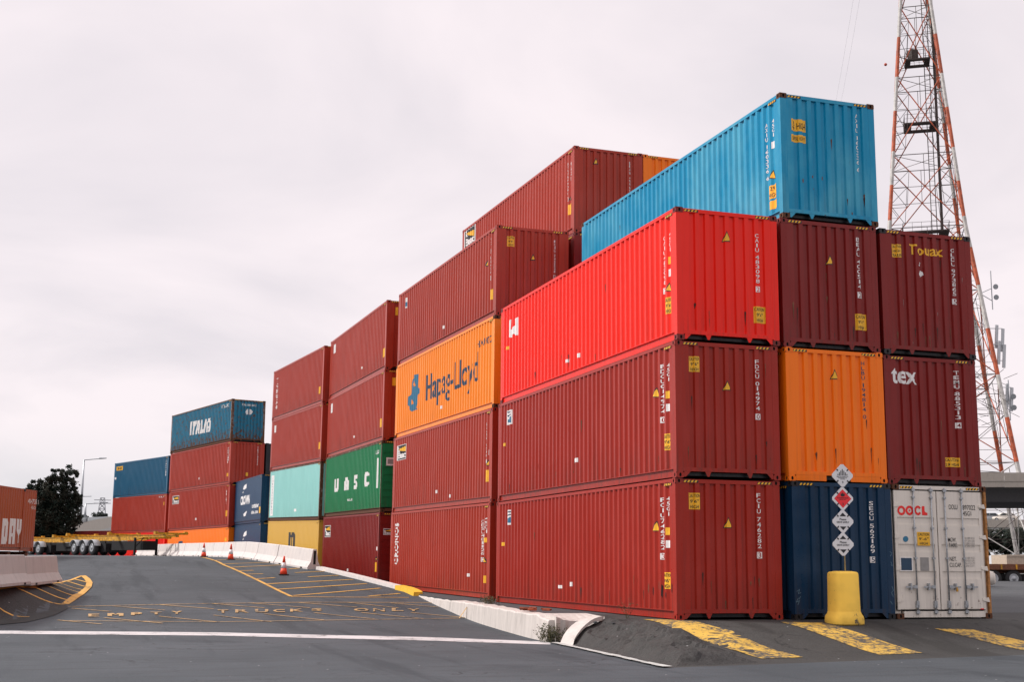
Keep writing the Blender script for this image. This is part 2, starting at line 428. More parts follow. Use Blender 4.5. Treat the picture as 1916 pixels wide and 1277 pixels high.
class Box:
    def __init__(s, label, col, x, y, z, rz=0, slope=0, end='corr', style=0, flat=False, frame=None, group='shipping containers stacked in the yard', L=L40, cast=None, stripes=True, cat='shipping container'):
        s.L = L; s.flat = flat; s.end = end
        if L not in SP:
            SP[L] = profile(L, .17, .278, .076, .056, .090, .044); SPF[L] = profile(L, .17, .278, .072, .068, .070, .014)
        s.SP = SPF[L] if flat else SP[L]
        s.e = e = empty('shipping_container', (x, y, z), rz, slope)
        tag(e, label, cat, group)
        m = PAINT[col]; fm = PAINT[frame] if frame else m; cm = PAINT[cast] if cast else fm; s.m = m
        part('side_panel', me_of(('side', L, 0, flat), lambda: side_bm(L, False, s.SP)), e, m)
        part('side_panel', me_of(('side', L, 1, flat), lambda: side_bm(L, True, s.SP)), e, m)
        part('end_panel', me_of(('end', L, 1), lambda: end_bm(L, True)), e, m)
        if end == 'corr': part('end_panel', me_of(('end', L, 0), lambda: end_bm(L, False)), e, m)
        part('frame', me_of(('frame', L, style, end != 'corr'), lambda: frame_bm(L, style, end != 'corr')), e, fm)
        part('roof_panel', me_of(('roof', L), lambda: roof_bm(L)), e, m)
        part('floor_panel', me_of(('floor', L), lambda: floor_bm(L)), e, PAINT['black'])
        cme = me_of(('cast',), casting_bm)
        for cx in (.087, W-.087):
            for cy in (.079, L-.079):
                for cz in (0, H-.118):
                    c = part('corner_casting', cme, e, cm); c.location = (cx, cy, cz)
        s.M = Matrix.Translation((x, y, z)) @ Matrix.Rotation(rz, 4, 'Z') @ Matrix.Rotation(slope, 4, 'X')
        s.Mi = s.M.inverted()
        if stripes:
            if 'stripe' not in MESH:
                bm = stripe_mesh(); me = bpy.data.meshes.new('hazard_stripe'); bm.to_mesh(me); bm.free(); me.materials.append(M_BLACK); me.materials.append(M_YEL); MESH['stripe'] = me
            for xx in (.19, W-.19-.34):
                o = bpy.data.objects.new('hazard_stripe', MESH['stripe']); COL.objects.link(o); o.parent = e; o.location = (xx, -.002, H-.092)
            o = bpy.data.objects.new('hazard_stripe', MESH['stripe']); COL.objects.link(o); o.parent = e; o.location = (-.003, .52, H-.15); o.rotation_euler = (0, 0, -PI/2)
    # local hit of a photo ray on a face plane -> (along, z); side: along = -y so that reading goes left to right
    def hit(s, face, px, py):
        o = s.Mi @ CAM; d = (s.Mi.to_3x3() @ ray(px, py))
        if face == 'side': t = -o.x/d.x; p = o+d*t; return (-p.y, p.z)
        if face == 'right': t = (W-o.x)/d.x; p = o+d*t; return (p.y, p.z)
        t = -o.y/d.y; p = o+d*t; return (p.x, p.z)
    def wrap(s, name, bm, face, m, eps=.004, parent=None):
        P = EP if face == 'end' else s.SP
        flat = (face == 'end' and s.end != 'corr')
        if not flat:
            bps = [p[0] for p in P] if face in ('end', 'right') else [-p[0] for p in P]
            xs = [v.co.x for v in bm.verts]
            if not xs: return
            lo, hi = min(xs), max(xs)
            for b in bps:
                if lo < b < hi:
                    bmesh.ops.bisect_plane(bm, geom=list(bm.verts)+list(bm.edges)+list(bm.faces), plane_co=(b, 0, 0), plane_no=(1, 0, 0), dist=1e-6)
        for v in bm.verts:
            a, z = v.co.x, v.co.z
            e = eps-v.co.y
            if face == 'end': v.co = (a, (0 if flat else depth_at(P, a)+.006)-e, z)
            elif face == 'right': v.co = (W-.006-depth_at(P, a)+e, a, z)
            else: v.co = (depth_at(P, -a)+.006-e, -a, z)
        return obj(name, bm, m if isinstance(m, (list, tuple)) else [m], parent or s.e)
    def rectpx(s, face, l, r, t, b):
        cy, cx = (t+b)/2, (l+r)/2
        a0 = s.hit(face, l, cy)[0]; a1 = s.hit(face, r, cy)[0]; z1 = s.hit(face, cx, t)[1]; z0 = s.hit(face, cx, b)[1]
        return a0, a1, z0, z1
    def rect(s, name, face, px, m, eps=.004):
        a0, a1, z0, z1 = s.rectpx(face, *px); bm = bmesh.new()
        bm.faces.new([bm.verts.new((a, 0, z)) for a, z in ((a0, z0), (a1, z0), (a1, z1), (a0, z1))])
        return s.wrap(name, bm, face, m, eps)
    def poly(s, name, face, pts, m, eps=.004):
        bm = bmesh.new(); q = [s.hit(face, *p) for p in pts]
        bm.faces.new([bm.verts.new((a, 0, z)) for a, z in q]); return s.wrap(name, bm, face, m, eps)
    def text(s, face, txt, px, m, bold=.02, eps=.004, name='lettering', rot=False):
        a0, a1, z0, z1 = s.rectpx(face, *px); bm = bmesh.new(); addtext(bm, txt, a0, a1, z0, z1, bold, rot); return s.wrap(name, bm, face, m, eps)
    def stack(s, face, txt, px, m, boxed=True, bold=.004):
        """characters one under another; a last character after '|' sits in a filled box"""
        a0, a1, z0, z1 = s.rectpx(face, *px); main, _, chk = txt.partition('|')
        n = sum(.5 if c == ' ' else 1 for c in main)+(1.7 if chk else 0); ch = (z1-z0)/n; z = z1; bm = bmesh.new(); mid0 = (a0+a1)/2; hw_ = (a1-a0)*.40; a0, a1 = mid0-hw_, mid0+hw_
        for c in main:
            if c == ' ': z -= ch*.5; continue
            w = (a1-a0)*(.35 if c in 'I1' else 1); mid = (a0+a1)/2
            addtext(bm, c, mid-w/2, mid+w/2, z-ch*.80, z, bold); z -= ch
        s.wrap('serial_number', bm, face, m)
        if chk:
            z -= ch*.5; bm = bmesh.new()
            e = (a1-a0)*.12; bm.faces.new([bm.verts.new((a, 0, q)) for a, q in ((a0-e, z-ch*1.2), (a1+e, z-ch*1.2), (a1+e, z), (a0-e, z))])
            s.wrap('check_digit_box', bm, face, m)
            bm = bmesh.new(); addtext(bm, chk, a0+(a1-a0)*.12, a1-(a1-a0)*.12, z-ch*1.08, z-ch*.12, bold); s.wrap('check_digit', bm, face, s.m, .007)
    def bits(s, face, ch, px, m, skew=0, eps=.004):
        a0, a1, z0, z1 = s.rectpx(face, *px); bm = bmesh.new(); addbits(bm, ch, a0, a1, z0, z1, skew); return s.wrap('lettering', bm, face, m, eps)
    def sticker(s, face, px, lines=('CAUTION', "9'6\"", 'HIGH')):
        s.rect('caution_sticker', face, px, M_YEL)
        a0, a1, z0, z1 = s.rectpx(face, *px); n = len(lines); bm = bmesh.new(); hh = (z1-z0)/n; w = a1-a0
        for i, t in enumerate(lines):
            ww = w*min(.86, .13*len(t)+.1); mid = (a0+a1)/2
            addtext(bm, t, mid-ww/2, mid+ww/2, z1-hh*(i+.82), z1-hh*(i+.2), .01)
        s.wrap('sticker_text', bm, face, M_BLACK, .007)
    def tri(s, face, px):
        l, r, t, b = px; c = (l+r)/2
        s.poly('warning_triangle', face, [(l-1.2, b+1.2), (r+1.2, b+1.2), (c, t-2)], M_BLACK)
        s.poly('warning_triangle', face, [(l+.6, b-.3), (r-.6, b-.3), (c, t+1.2)], M_YEL, .007)

TXT = {}
def glyphs(txt, bold):
    k = (txt, bold)
    if k not in TXT:
        cu = bpy.data.curves.new('t', 'FONT'); cu.body = txt; cu.offset = bold; cu.resolution_u = 3; cu.align_x = 'LEFT'
        o = bpy.data.objects.new('t', cu); COL.objects.link(o)
        dg = bpy.context.evaluated_depsgraph_get(); me = o.evaluated_get(dg).to_mesh()
        V = [(v.co.x, v.co.y) for v in me.vertices]; Fc = [tuple(p.vertices) for p in me.polygons]
        o.evaluated_get(dg).to_mesh_clear(); bpy.data.objects.remove(o); bpy.data.curves.remove(cu)
        if V:
            x0, x1 = min(v[0] for v in V), max(v[0] for v in V); y0, y1 = min(v[1] for v in V), max(v[1] for v in V)
            V = [((a-x0)/max(1e-6, x1-x0), (b-y0)/max(1e-6, y1-y0)) for a, b in V]
        TXT[k] = (V, Fc)
    return TXT[k]
def addtext(bm, txt, a0, a1, z0, z1, bold=.02, rot=False, mi=0, y=0):
    V, Fc = glyphs(txt, bold)
    vs = [bm.verts.new((a0+(a1-a0)*(1-q if rot else p), y, z0+(z1-z0)*(p if rot else q))) for p, q in V]
    for f in Fc:
        try: bm.faces.new([vs[i] for i in f]).material_index = mi
        except ValueError: pass

BITS = {
 'U': ['11011', '11011', '11011', '11011', '11011', '11111', '01110'], 'A': ['01110', '01110', '11011', '11011', '11111', '11011', '11011'],
 'S': ['01111', '11111', '11000', '11110', '00011', '11111', '11110'], 'C': ['01110', '11111', '11000', '11000', '11000', '11111', '01110'],
 'D': ['11110', '11111', '11011', '11011', '11011', '11111', '11110'], 'Y': ['11011', '11011', '11011', '01110', '00100', '00100', '00100'],
 'M': ['1100011', '1110111', '1111111', '1101011', '1100011', '1100011', '1100011'], 'm': ['1101110', '1111111', '1101011', '1101011', '1101011', '1101011', '1101011'], 'I': ['1', '1', '1', '1', '1', '1', '1'], 'T': ['11111', '11111', '01100', '01100', '01100', '01100', '01100'],
 'L': ['1100', '1100', '1100', '1100', '1100', '1111', '1111'], 'R': ['11110', '11111', '11011', '11110', '11110', '11011', '11011']}
def addbits(bm, ch, a0, a1, z0, z1, skew=0):
    B = BITS[ch]; nr, nc = len(B), len(B[0]); V = {}
    def P(i, j):
        if (i, j) not in V:
            z = z1-(z1-z0)*i/nr; V[i, j] = bm.verts.new((a0+(a1-a0)*j/nc+skew*(z-z0), 0, z))
        return V[i, j]
    on = lambda i, j: 0 <= i < nr and 0 <= j < nc and B[i][j] == '1'
    for i in range(nr):
        for j in range(nc):
            if on(i, j): bm.faces.new((P(i+1, j), P(i+1, j+1), P(i, j+1), P(i, j)))
            else:       # chamfer inside corners so that letters look cut, not pixelled
                for di, dj, tri in ((-1, -1, ((i, j), (i+1, j), (i, j+1))), (-1, 1, ((i, j), (i, j+1), (i+1, j+1))), (1, -1, ((i, j), (i+1, j), (i+1, j+1))), (1, 1, ((i+1, j), (i+1, j+1), (i, j+1)))):
                    if on(i+di, j) and on(i, j+dj) and not on(i-di, j) and not on(i, j-dj): bm.faces.new([P(*t) for t in tri]); break
def ring(bm, a0, a1, z0, z1, t=.34, n=24, gap=None):
    ca, cz_ = (a0+a1)/2, (z0+z1)/2; ra, rz_ = (a1-a0)/2, (z1-z0)/2
    th = [2*PI*k/n for k in range(n+1)]
    if gap: th = [gap+(2*PI-2*gap)*k/n for k in range(n+1)]
    O = [bm.verts.new((ca+ra*math.cos(q), 0, cz_+rz_*math.sin(q))) for q in th]; I = [bm.verts.new((ca+(ra-ra*t*1.3)*math.cos(q), 0, cz_+(rz_-rz_*t*1.3)*math.sin(q))) for q in th]
    for k in range(n): bm.faces.new((O[k], O[k+1], I[k+1], I[k]))
# ------------------------------------------------------------------ the stacks
# nearest bay, left column
A1 = Box('brown-red container at the bottom of the near left stack, dented low on its long side', 'brown', .071, .056, 0)
A2 = Box('brown-red container, second up in the near left stack, caution sticker at its upper left', 'brown', .083, .009, STEP)
A3 = Box('bright scarlet container on top of the near left stack', 'red', .132, -.019, 2*STEP, cast='brown2')
K1 = Box('dark navy container on the ground behind the yellow block and diamond signs', 'navy', 2.693, -.121, 0, cast='black')
K2 = Box('bright orange container with its end facing out, between brown-red and navy ones', 'orange', 2.684, -.033, STEP, style=1)
K3 = Box('brown-red container directly under the bright blue top one', 'brown2', 2.681, .014, 2*STEP)
K4 = Box('bright blue container on top of the near middle stack, rusty corner posts', 'cyan', 2.745, 0, 3*STEP, cast='frame_rust')
M1 = Box('off-white container with closed double doors and rusty frame at ground level', 'white', 5.204, -.075, 0, end='door', cast='frame_rust')
M2 = Box('dark red container above the white one, small white serif lettering on its end', 'brown2', 5.244, .11, STEP)
M3 = Box('dark red container on top of the near right stack, yellow lettering on its end', 'brown2', 5.243, .06, 2*STEP, cast='black')

def idset(c, px_id, px_45, tri, small, plate, stk, idt, lines=('CAUTION', "9'6\"", 'HIGH')):
    c.stack('side', idt, px_id, M_WHITE)
    c.stack('side', '45G1', px_45, M_WHITE)
    if tri: c.tri('side', tri)
    if small: c.rect('small_sticker', 'side', small, M_YEL)
    if plate: c.rect('small_plate', 'side', plate, M_WHITE)
    if stk: c.sticker('side', stk, lines)
def swoosh_logo(c, l, r, t, b):
    h = b-t
    c.rect('logo', 'side', (l, r, t, b), M_WHITE)
    c.poly('logo', 'side', [(l+.5, t+h*.12), (r-1, t+h*.08), (r-1.5, t+h*.16), (l+1, t+h*.2)], M_DBLUE, .007)
    c.poly('logo', 'side', [(l+.8, t+h*.36), (r-1, t+h*.26), (r-1, t+h*.33), (l+.8, t+h*.46)], M_DBLUE, .007)
    c.poly('logo', 'side', [(l+1, b-h*.14), (r-.8, b-h*.14), (r-.8, t+h*.42), (l+1, t+h*.66)], M_BLUEL, .007)
A1.stack('end', 'FCIU 746282|3', (1416, 1425, 924, 1046), M_WHITE); A1.sticker('end', (1289, 1311.5, 923, 954)); A1.tri('end', (1356, 1370, 970, 988))
idset(A1, (1234.5, 1240.5, 932, 1048), (1245, 1250, 930, 968), (1221, 1231, 977, 994), (1245, 1249.5, 988, 1002), (1245.5, 1250, 1012, 1026), (1241, 1252, 1072, 1103), 'FCIU746282|3')
swoosh_logo(A1, 947, 954.5, 955, 983); A1.rect('small_sticker', 'side', (938, 942, 1015.5, 1022.5), M_YEL)
A1.rect('small_plate', 'side', (1044, 1049, 1096, 1102), M_WHITE); A1.rect('small_plate', 'side', (1063, 1069, 1090, 1098), M_WHITE)
A2.stack('end', 'FDCU 014974|0', (1413, 1422, 674, 786), M_WHITE); A2.sticker('end', (1290, 1310.5, 667, 696)); A2.tri('end', (1354, 1368, 714, 730))
idset(A2, (1234.5, 1240.5, 682, 792), (1245, 1250, 680, 715), (1221, 1231, 727, 743), (1245, 1249.5, 732, 746), (1245.5, 1250, 756, 770), (1241.5, 1253, 812, 843), 'FDCU014974|0')
swoosh_logo(A2, 948.5, 956, 768, 795); A2.rect('small_sticker', 'side', (940, 944, 830, 836), M_YEL); A2.rect('small_plate', 'side', (1072, 1079, 858, 866), M_WHITE)
A3.stack('end', 'CAIU 483098|2', (1413, 1421.5, 438, 547), M_WHITE); A3.tri('end', (1353, 1367, 434, 451)); A3.sticker('end', (1412, 1433, 574, 605))
idset(A3, (1238, 1243, 442, 550), (1248, 1253, 434, 472), (1246, 1253, 530, 544), (1248, 1252, 480, 494), (1248.5, 1252.5, 503, 517), (1244, 1255, 556, 587), 'CAIU483098|2')
A3.poly('logo', 'side', [(950.5, 602), (955, 598), (954.5, 617), (958, 615), (962, 607), (963, 598), (968, 592), (967.5, 627), (964, 628), (960, 625), (955, 632), (951, 631), (950, 624)], M_WHITE)
A3.rect('small_plate', 'side', (1057, 1062, 673, 679), M_WHITE); A3.rect('small_plate', 'side', (1077, 1083, 662, 670), M_WHITE); A3.rect('small_sticker', 'side', (945.5, 950, 649, 655), M_YEL)
K1.stack('end', 'SEGU 562169|5', (1627, 1637, 939, 1054), M_WHITE)
K2.stack('end', 'HLBU 194814 0', (1612, 1620, 677, 786), M_DBLUE); K2.tri('end', (1556, 1568, 693, 709))
K3.stack('end', 'BEAU 400514|2', (1603, 1612, 445, 558), M_WHITE); K3.tri('end', (1547, 1559, 479, 494)); K3.sticker('end', (1602.5, 1622, 588, 618))
K4.stack('end', 'AXIU 160336 6', (1601, 1608, 214, 323), M_WHITE)
K4.rect('height_sticker', 'end', (1481, 1509, 223, 245), M_YEL); K4.text('end', '2', (1483, 1488, 225, 233), M_BLACK, 0, .007); K4.text('end', '9', (1483, 1488, 235, 243), M_BLACK, 0, .007); K4.text('end', 'HIGH', (1492, 1508, 230, 242), M_BLACK, .01, .007)
K4.rect('height_sticker', 'end', (1481, 1509.5, 252, 266), M_YEL); K4.text('end', 'SUPER HEAVY', (1483, 1508, 255, 263), M_BLACK, 0, .007)
K4.stack('side', 'AXIU 160336 6', (1430, 1434.5, 230, 340), M_WHITE); K4.stack('side', '45G1', (1441, 1446, 222, 257), M_WHITE); K4.rect('small_plate', 'side', (1441.5, 1446.5, 264, 277), M_WHITE)
K4.tri('side', (1440, 1448, 319, 333)); K4.sticker('side', (1436, 1452, 346, 371), ('29', 'HIGH')); K4.rect('height_sticker', 'side', (1437, 1453, 375, 391), M_YEL)
M2.text('end', 'tex', (1668, 1717, 690, 719), M_WHITE, .02); M2.stack('end', 'TEMU 885313|4', (1787, 1797.5, 695, 802), M_WHITE); M2.sticker('end', (1769.5, 1796.5, 857, 874.5), ('CAUTION', '2.9 HIGH'))
M3.text('end', 'Touax', (1702, 1764, 459, 478), M_YEL, .02); M3.stack('end', 'GLDU 973865|5', (1780, 1790, 466, 570), M_WHITE); M3.sticker('end', (1669, 1688, 457, 481), ('CAUTION', 'HIGH', 'TRAILER'))
M3.poly('torn_label', 'end', [(1719, 497), (1723, 490), (1724, 492), (1721, 499)], M_WHITE); M3.poly('torn_label', 'end', [(1720, 510), (1724, 506), (1729, 509), (1730, 514), (1724, 518), (1720, 515)], M_WHITE)

for k, (x, t_, b_) in enumerate(((1213, 1092, 1112), (1218, 1098, 1116), (1229, 1088, 1106), (1236.5, 1094, 1120), (1201, 1104, 1118), (1256.5, 1092, 1112), (1190, 1108, 1120), (1245, 1108, 1122))):
    A1.poly('scratch', 'side', [(x, t_), (x+1.3, t_+4), (x+.9, b_), (x-.2, b_-5)], M_DARK if k % 2 else M_RUST, .0045)
def scribble(c, face, pts, m, w=.6, name='chalk_scribble'):
    for (xa, ya), (xb_2, yb_2) in zip(pts, pts[1:]):
        dx, dy = xb_2-xa, yb_2-ya; q = math.hypot(dx, dy); nx_, ny_ = -dy/q*w/2, dx/q*w/2
        c.poly(name, face, [(xa-nx_, ya-ny_), (xb_2-nx_, yb_2-ny_), (xb_2+nx_, yb_2+ny_), (xa+nx_, ya+ny_)], m, .0045)
M_CHALK = plain('pale_chalk', (.16, .27, .33), .9)
for pts in ([(1491, 1108), (1496, 1104), (1494, 1112), (1499, 1110)], [(1494, 1120), (1490, 1128), (1496, 1125), (1493, 1133)], [(1498, 1117), (1495, 1123)], [(1665, 1033), (1669, 1036), (1666, 1042)], [(1667, 1052), (1670, 1060), (1667, 1058)], [(1669, 1098), (1672, 1106), (1668, 1110), (1672, 1118)], [(1666, 1126), (1670, 1132)]):
    scribble(K1, 'end', pts, M_CHALK)
for x, y, h_ in ((1502, 334, 9), (1520, 328, 6), (1538, 330, 8), (1596, 396, 6), (1522, 352, 3)):
    K4.poly('rust_chip', 'end', [(x, y), (x+1.6, y+1), (x+1.8, y+h_*.7), (x+.6, y+h_), (x-.4, y+h_*.5)], M_RUST, .0045)
for x, y, h_ in ((1690, 560, 16), (1754, 585, 9), (1800, 520, 12), (1708, 640, 5)):
    M3.poly('scratch', 'end', [(x, y), (x+.7, y+1), (x+.6, y+h_)], M_GREYL, .0045)

def streaks(c, face, n, seed, lmax=.5, mats=None):
    q = random.Random(seed)
    lo, hi = ((.2, W-.2) if face == 'end' else (-11.6, -.5))
    for k in range(n):
        a = q.uniform(lo, hi); z = q.choice((q.uniform(.3, .9), q.uniform(.3, 2.6))); w_ = q.uniform(.006, .022); h_ = q.uniform(.08, lmax); bm_ = bmesh.new()
        bm_.faces.new([bm_.verts.new((a+dx, 0, z+dz)) for dx, dz in ((-w_, 0), (-w_*.3, -h_*.7), (0, -h_), (w_*.5, -h_*.5), (w_, 0), (w_*.3, w_*2))])
        c.wrap('rust_streak', bm_, face, (mats or [M_RUST, M_DRIP])[k % 2], .0045)
M_DRIP = plain('dark_drip_stain', (.07, .025, .018), .8, var=.4)
for i_, (c, f_, n_) in enumerate(((A1, 'end', 7), (A1, 'side', 16), (A2, 'side', 12), (A2, 'end', 6), (A3, 'side', 9), (A3, 'end', 4), (K3, 'end', 7), (K4, 'side', 8), (K4, 'end', 6), (M2, 'end', 7), (M3, 'end', 8), (K2, 'end', 5))):
    streaks(c, f_, n_, 40+i_, .42)

# door end of the white container
def door_end(c, full=True, frame=PAINT['frame_rust'], handle=M_GALV):
    e = c.e
    for s, xa, xb_ in ((0, .03, W/2-.112), (1, W/2-.084, W-.15)):
        bm = bmesh.new(); y0 = .022; za, zb = .20, H-.135
        bands = [(.86, 1.02), (1.44, 1.60), (2.02, 2.18)] if full else [(.5+.3*k, .62+.3*k) for k in range(7)]
        mx = .07
        box(bm, xa, xb_, y0+.004, .075, za, zb)
        z = za
        for a, b in bands+[(zb, zb)]:
            box(bm, xa+mx, xb_-mx, y0-.018, y0+.003, z+.012 if z == za else z, a); z = b
        box(bm, xa, xa+mx-.002, y0-.018, y0+.003, za, zb); box(bm, xb_-mx+.002, xb_, y0-.018, y0+.003, za, zb)
        d = obj('door', bm, c.m, e)
        bm = bmesh.new(); box(bm, xa-.012, xb_+.012, y0+.02, .06, za-.02, zb+.025); obj('door_gasket', bm, M_DARK, d)
        for k in range(4):
            zz = .36+k*.68; xx = .02 if s == 0 else W-.08
            bm = bmesh.new(); prism(bm, [(xx-.01, zz), (xx+.05, zz), (xx+.12, zz+.03), (xx+.12, zz+.08), (xx, zz+.10)] if s == 0 else [(xx+.03, zz), (xx-.02, zz), (xx-.15, zz+.03), (xx-.15, zz+.08), (xx, zz+.10)], 'y', -.014, .003)
            obj('hinge', bm, c.m, d)
        for k, xr in enumerate(((.505, .965) if s == 0 else (1.315, 1.757))):
            bm = bmesh.new(); bar(bm, (xr, -.03, .10), (xr, -.03, H-.06), .017, 10); rod = obj('lock_rod', bm, handle, d, True)
            bm = bmesh.new()
            for zz in (.15, H-.12): box(bm, xr-.04, xr+.04, -.052, -.006, zz-.03, zz+.03)
            for zz in (.34, 1.30, 1.95, H-.28): box(bm, xr-.032, xr+.032, -.05, .004, zz-.045 if zz in (.34,) else zz-.02, zz+.045 if zz in (.34,) else zz+.02)
            box(bm, xr-.04, xr+.04, -.045, .004, .24, .32); obj('rod_bracket', bm, handle, rod)
            if full:
                sg = -1 if s == 0 else 1
                bm = bmesh.new(); box(bm, *sorted((xr, xr+sg*.30)), -.062, -.048, .665, .70); box(bm, *sorted((xr+sg*.01, xr+sg*.10)), -.07, -.046, .65, .72)
                box(bm, xr+sg*.17-.018, xr+sg*.17+.018, -.075, .0, .62, .76)
                obj('door_handle', bm, handle, rod)
door_end(M1)
M_ORUST = plain('orange_rust', (.42, .19, .06), .85, var=.45, sc=12)
bm = bmesh.new(); box(bm, W-.058, W-.004, .004, .078, .118, H-.118); obj('corner_post', bm, M_ORUST, M1.e)
bm = bmesh.new(); box(bm, 1.47, 1.51, -.1, -.077, .585, .64); bar(bm, (1.49, -.088, .64), (1.49, -.088, .68), .012, 8); obj('padlock', bm, M_YSTEEL, M1.e)
def dtext(c, txt, px, m, bold=.004): c.text('end', txt, px, m, bold, .002)
# rods stand at the front; door lettering lies on the leaf's raised panels, y = +.004
for l_, r_, g_ in ((1679, 1694, None), (1694.3, 1709, None), (1711, 1724, .55)):
    a0, a1, z0, z1 = M1.rectpx('end', l_, r_, 947, 965); bm = bmesh.new(); ring(bm, a0, a1, z0, z1, .38, 24, g_)
    if l_ > 1694 and l_ < 1700:
        c_ = ((a0+a1)/2, (z0+z1)/2); bm.faces.new([bm.verts.new((c_[0]+.028*math.cos(k*PI/5)*(1 if k % 2 else .55), 0, c_[1]+.03*math.sin(k*PI/5)*(1 if k % 2 else .55))) for k in range(10)])
    M1.wrap('lettering', bm, 'end', M_REDL, .0015)
M1.bits('end', 'L', (1725, 1735, 948, 965), M_REDL, 0, .0015)
dtext(M1, 'OOLU', (1775, 1791.5, 945, 954), M_BLACK); dtext(M1, '897022', (1801, 1824.5, 946, 955), M_BLACK); dtext(M1, '0', (1831.5, 1835, 947, 956), M_BLACK); dtext(M1, '45G1', (1802, 1817, 957.5, 966), M_BLACK)
M1.sticker('end', (1716, 1740, 996.5, 1022), ('CAUTION', "9'-6\"", 'HIGH'))
dtext(M1, 'MGW.', (1774, 1789, 1007, 1015), M_BLACK); dtext(M1, 'TARE.', (1775, 1792, 1017, 1025), M_BLACK); dtext(M1, 'NET.', (1777, 1790, 1043, 1051), M_BLACK); dtext(M1, 'CU.CAP.', (1777, 1799, 1054, 1062), M_BLACK)
for i, (t, q) in enumerate((('30 480 KGS', 1006), ('67 200 LBS', 1011), ('3 800 KGS', 1016), ('8 380 LBS', 1021), ('26 680 KGS', 1043), ('58 820 LBS', 1048), ('76.4 CU.M', 1053), ('2 698 CU.FT', 1058))):
    dtext(M1, t, (1805, 1823.5, q, q+4), M_GREYL, 0)
M1.rect('data_plate', 'end', (1684, 1708, 1043, 1070), M_WHITE, .0015); M1.rect('data_plate', 'end', (1686, 1706, 1045, 1068), M_DBLUE, .004)
M1.rect('data_plate', 'end', (1722, 1738, 1044, 1069), M_GREYL, .003)
M1.poly('round_label', 'end', [(1694.5+5*math.cos(k*PI/8), 1009.5+5.5*math.sin(k*PI/8)) for k in range(16)], M_BLUEL, .002)
M1.rect('red_label', 'end', (1835, 1841, 1139.5, 1141.5), M_REDL, .002)

# ---- bay behind, and the rest of the row
def stackpos(x, y, a, z, sl, lean, t):
    return dict(x=x+lean*(t+.5-2), y=y, z=z+t*STEP, rz=a, slope=math.atan(sl))
PB = (.282, 13.395, .0206, .052, .008, .0384); PC = (-.118, 27.03, .0075, .212, .0143, .0306); PD = (-.412, 39.59, .0667, .25, .0236, -.0033)
PE = (-1.22, 55.33, .0444, .57, .0065, -.0401); PF = (-2.042, 65.23, .2661, .503, -.0072, -.0482); PG = (-5.344, 78.08, .3029, .367, .008, -.0051)
def S(label, col, P, t, **k):
    return Box(label, col, **stackpos(*P, t), **k)
B1 = S('brown-red container at ground level behind the yellow kerb end, tall white upright lettering', 'brown3', PB, 0)
B2 = S('brown-red container under the lettered orange one, black and yellow square badge', 'brown3', PB, 1)
B3 = S('orange container with dark lettering and blue emblem on its long side', 'orange2', PB, 2, style=1, cast='frame_rust')
B4 = S('brown-red container on top of the lettered orange one', 'brown3', PB, 3)
C1 = S('dark red container on the ground below the green one', 'brown2', PC, 0, end='door')
C2 = S('green container with large white letters', 'green', PC, 1, end='door', frame='frame_rust')
C3 = S('brown-red container resting on the green one', 'brown3', PC, 2)
C4 = S('brown-red container topmost above the green one', 'brown3', PC, 3)
D1 = S('mustard yellow container behind the white concrete barrier', 'yellow', PD, 0, flat=True)
D2 = S('pale teal container on top of the mustard yellow one', 'teal', PD, 1, flat=True, frame='frame_rust')
D3 = S('brown-red container resting on the pale teal one', 'brown3', PD, 2)
D4 = S('brown-red container topmost above the pale teal one', 'brown3', PD, 3)
E1 = S('navy container half hidden by the barrier, lower of the navy pair', 'navy2', PE, 0, flat=True)
E2 = S('navy container with white swirl emblem, upper of the navy pair', 'navy2', PE, 1, flat=True)
F1 = S('orange container at the foot of the far stack under the rusty blue one', 'orange', PF, 0, flat=True)
F2 = S('brown-red container with a square badge on the orange far one', 'brown3', PF, 1)
F3 = S('light red container directly under the rusty blue one', 'brown3', PF, 2)
F4 = S('rusty blue container with large white slanted letters, topmost at the far left', 'rusty', PF, 3, cast='frame_rust', frame='frame_rust')
G0 = S('bright red container low behind the yellow trailer beam', 'red', PG, 0)
G1 = S('brown-red container above the yellow trailers', 'brown3', PG, 1)
G2 = S('mid blue container with yellow label topmost on the farthest stack', 'blue', PG, 2)
PBK = (2.96, 13.42, .0206, .052, .008, .0); PBM = (5.43, 13.5, .0206, .052, .008, 0)
BK5 = S('brown-red container topmost behind the bright blue one', 'brown3', PBK, 4)
S('dark brown-red container showing one post beside the bright blue one', 'brown2', PBK, 3)
BM5 = S('orange container peeping out above the bright blue one', 'orange', PBM, 4)
HL = 'plain brown-red container buried behind the front stacks'
for t in range(3): S(HL, 'brown2', PBK, t, group='containers buried behind the front stacks')
for t in range(4): S(HL, 'brown2', PBM, t, group='containers buried behind the front stacks')
PF2 = (-2.042+2.55*math.cos(.2661), 65.23+2.55*math.sin(.2661), .2661, .503, -.0072, -.02)
for t, nm in ((0, 'ground level'), (1, 'middle'), (2, 'top')):
    S('near-black container beside the rusty blue stack, %s of its three' % nm, 'black', PF2, t, stripes=False)
p = at(207, 1003, 112)
H0 = Box('long dark red container low behind the yellow trailers and the overpass foot', 'brown2', -8.8, 91.3, .72, .62, 0)
box_dir = 0
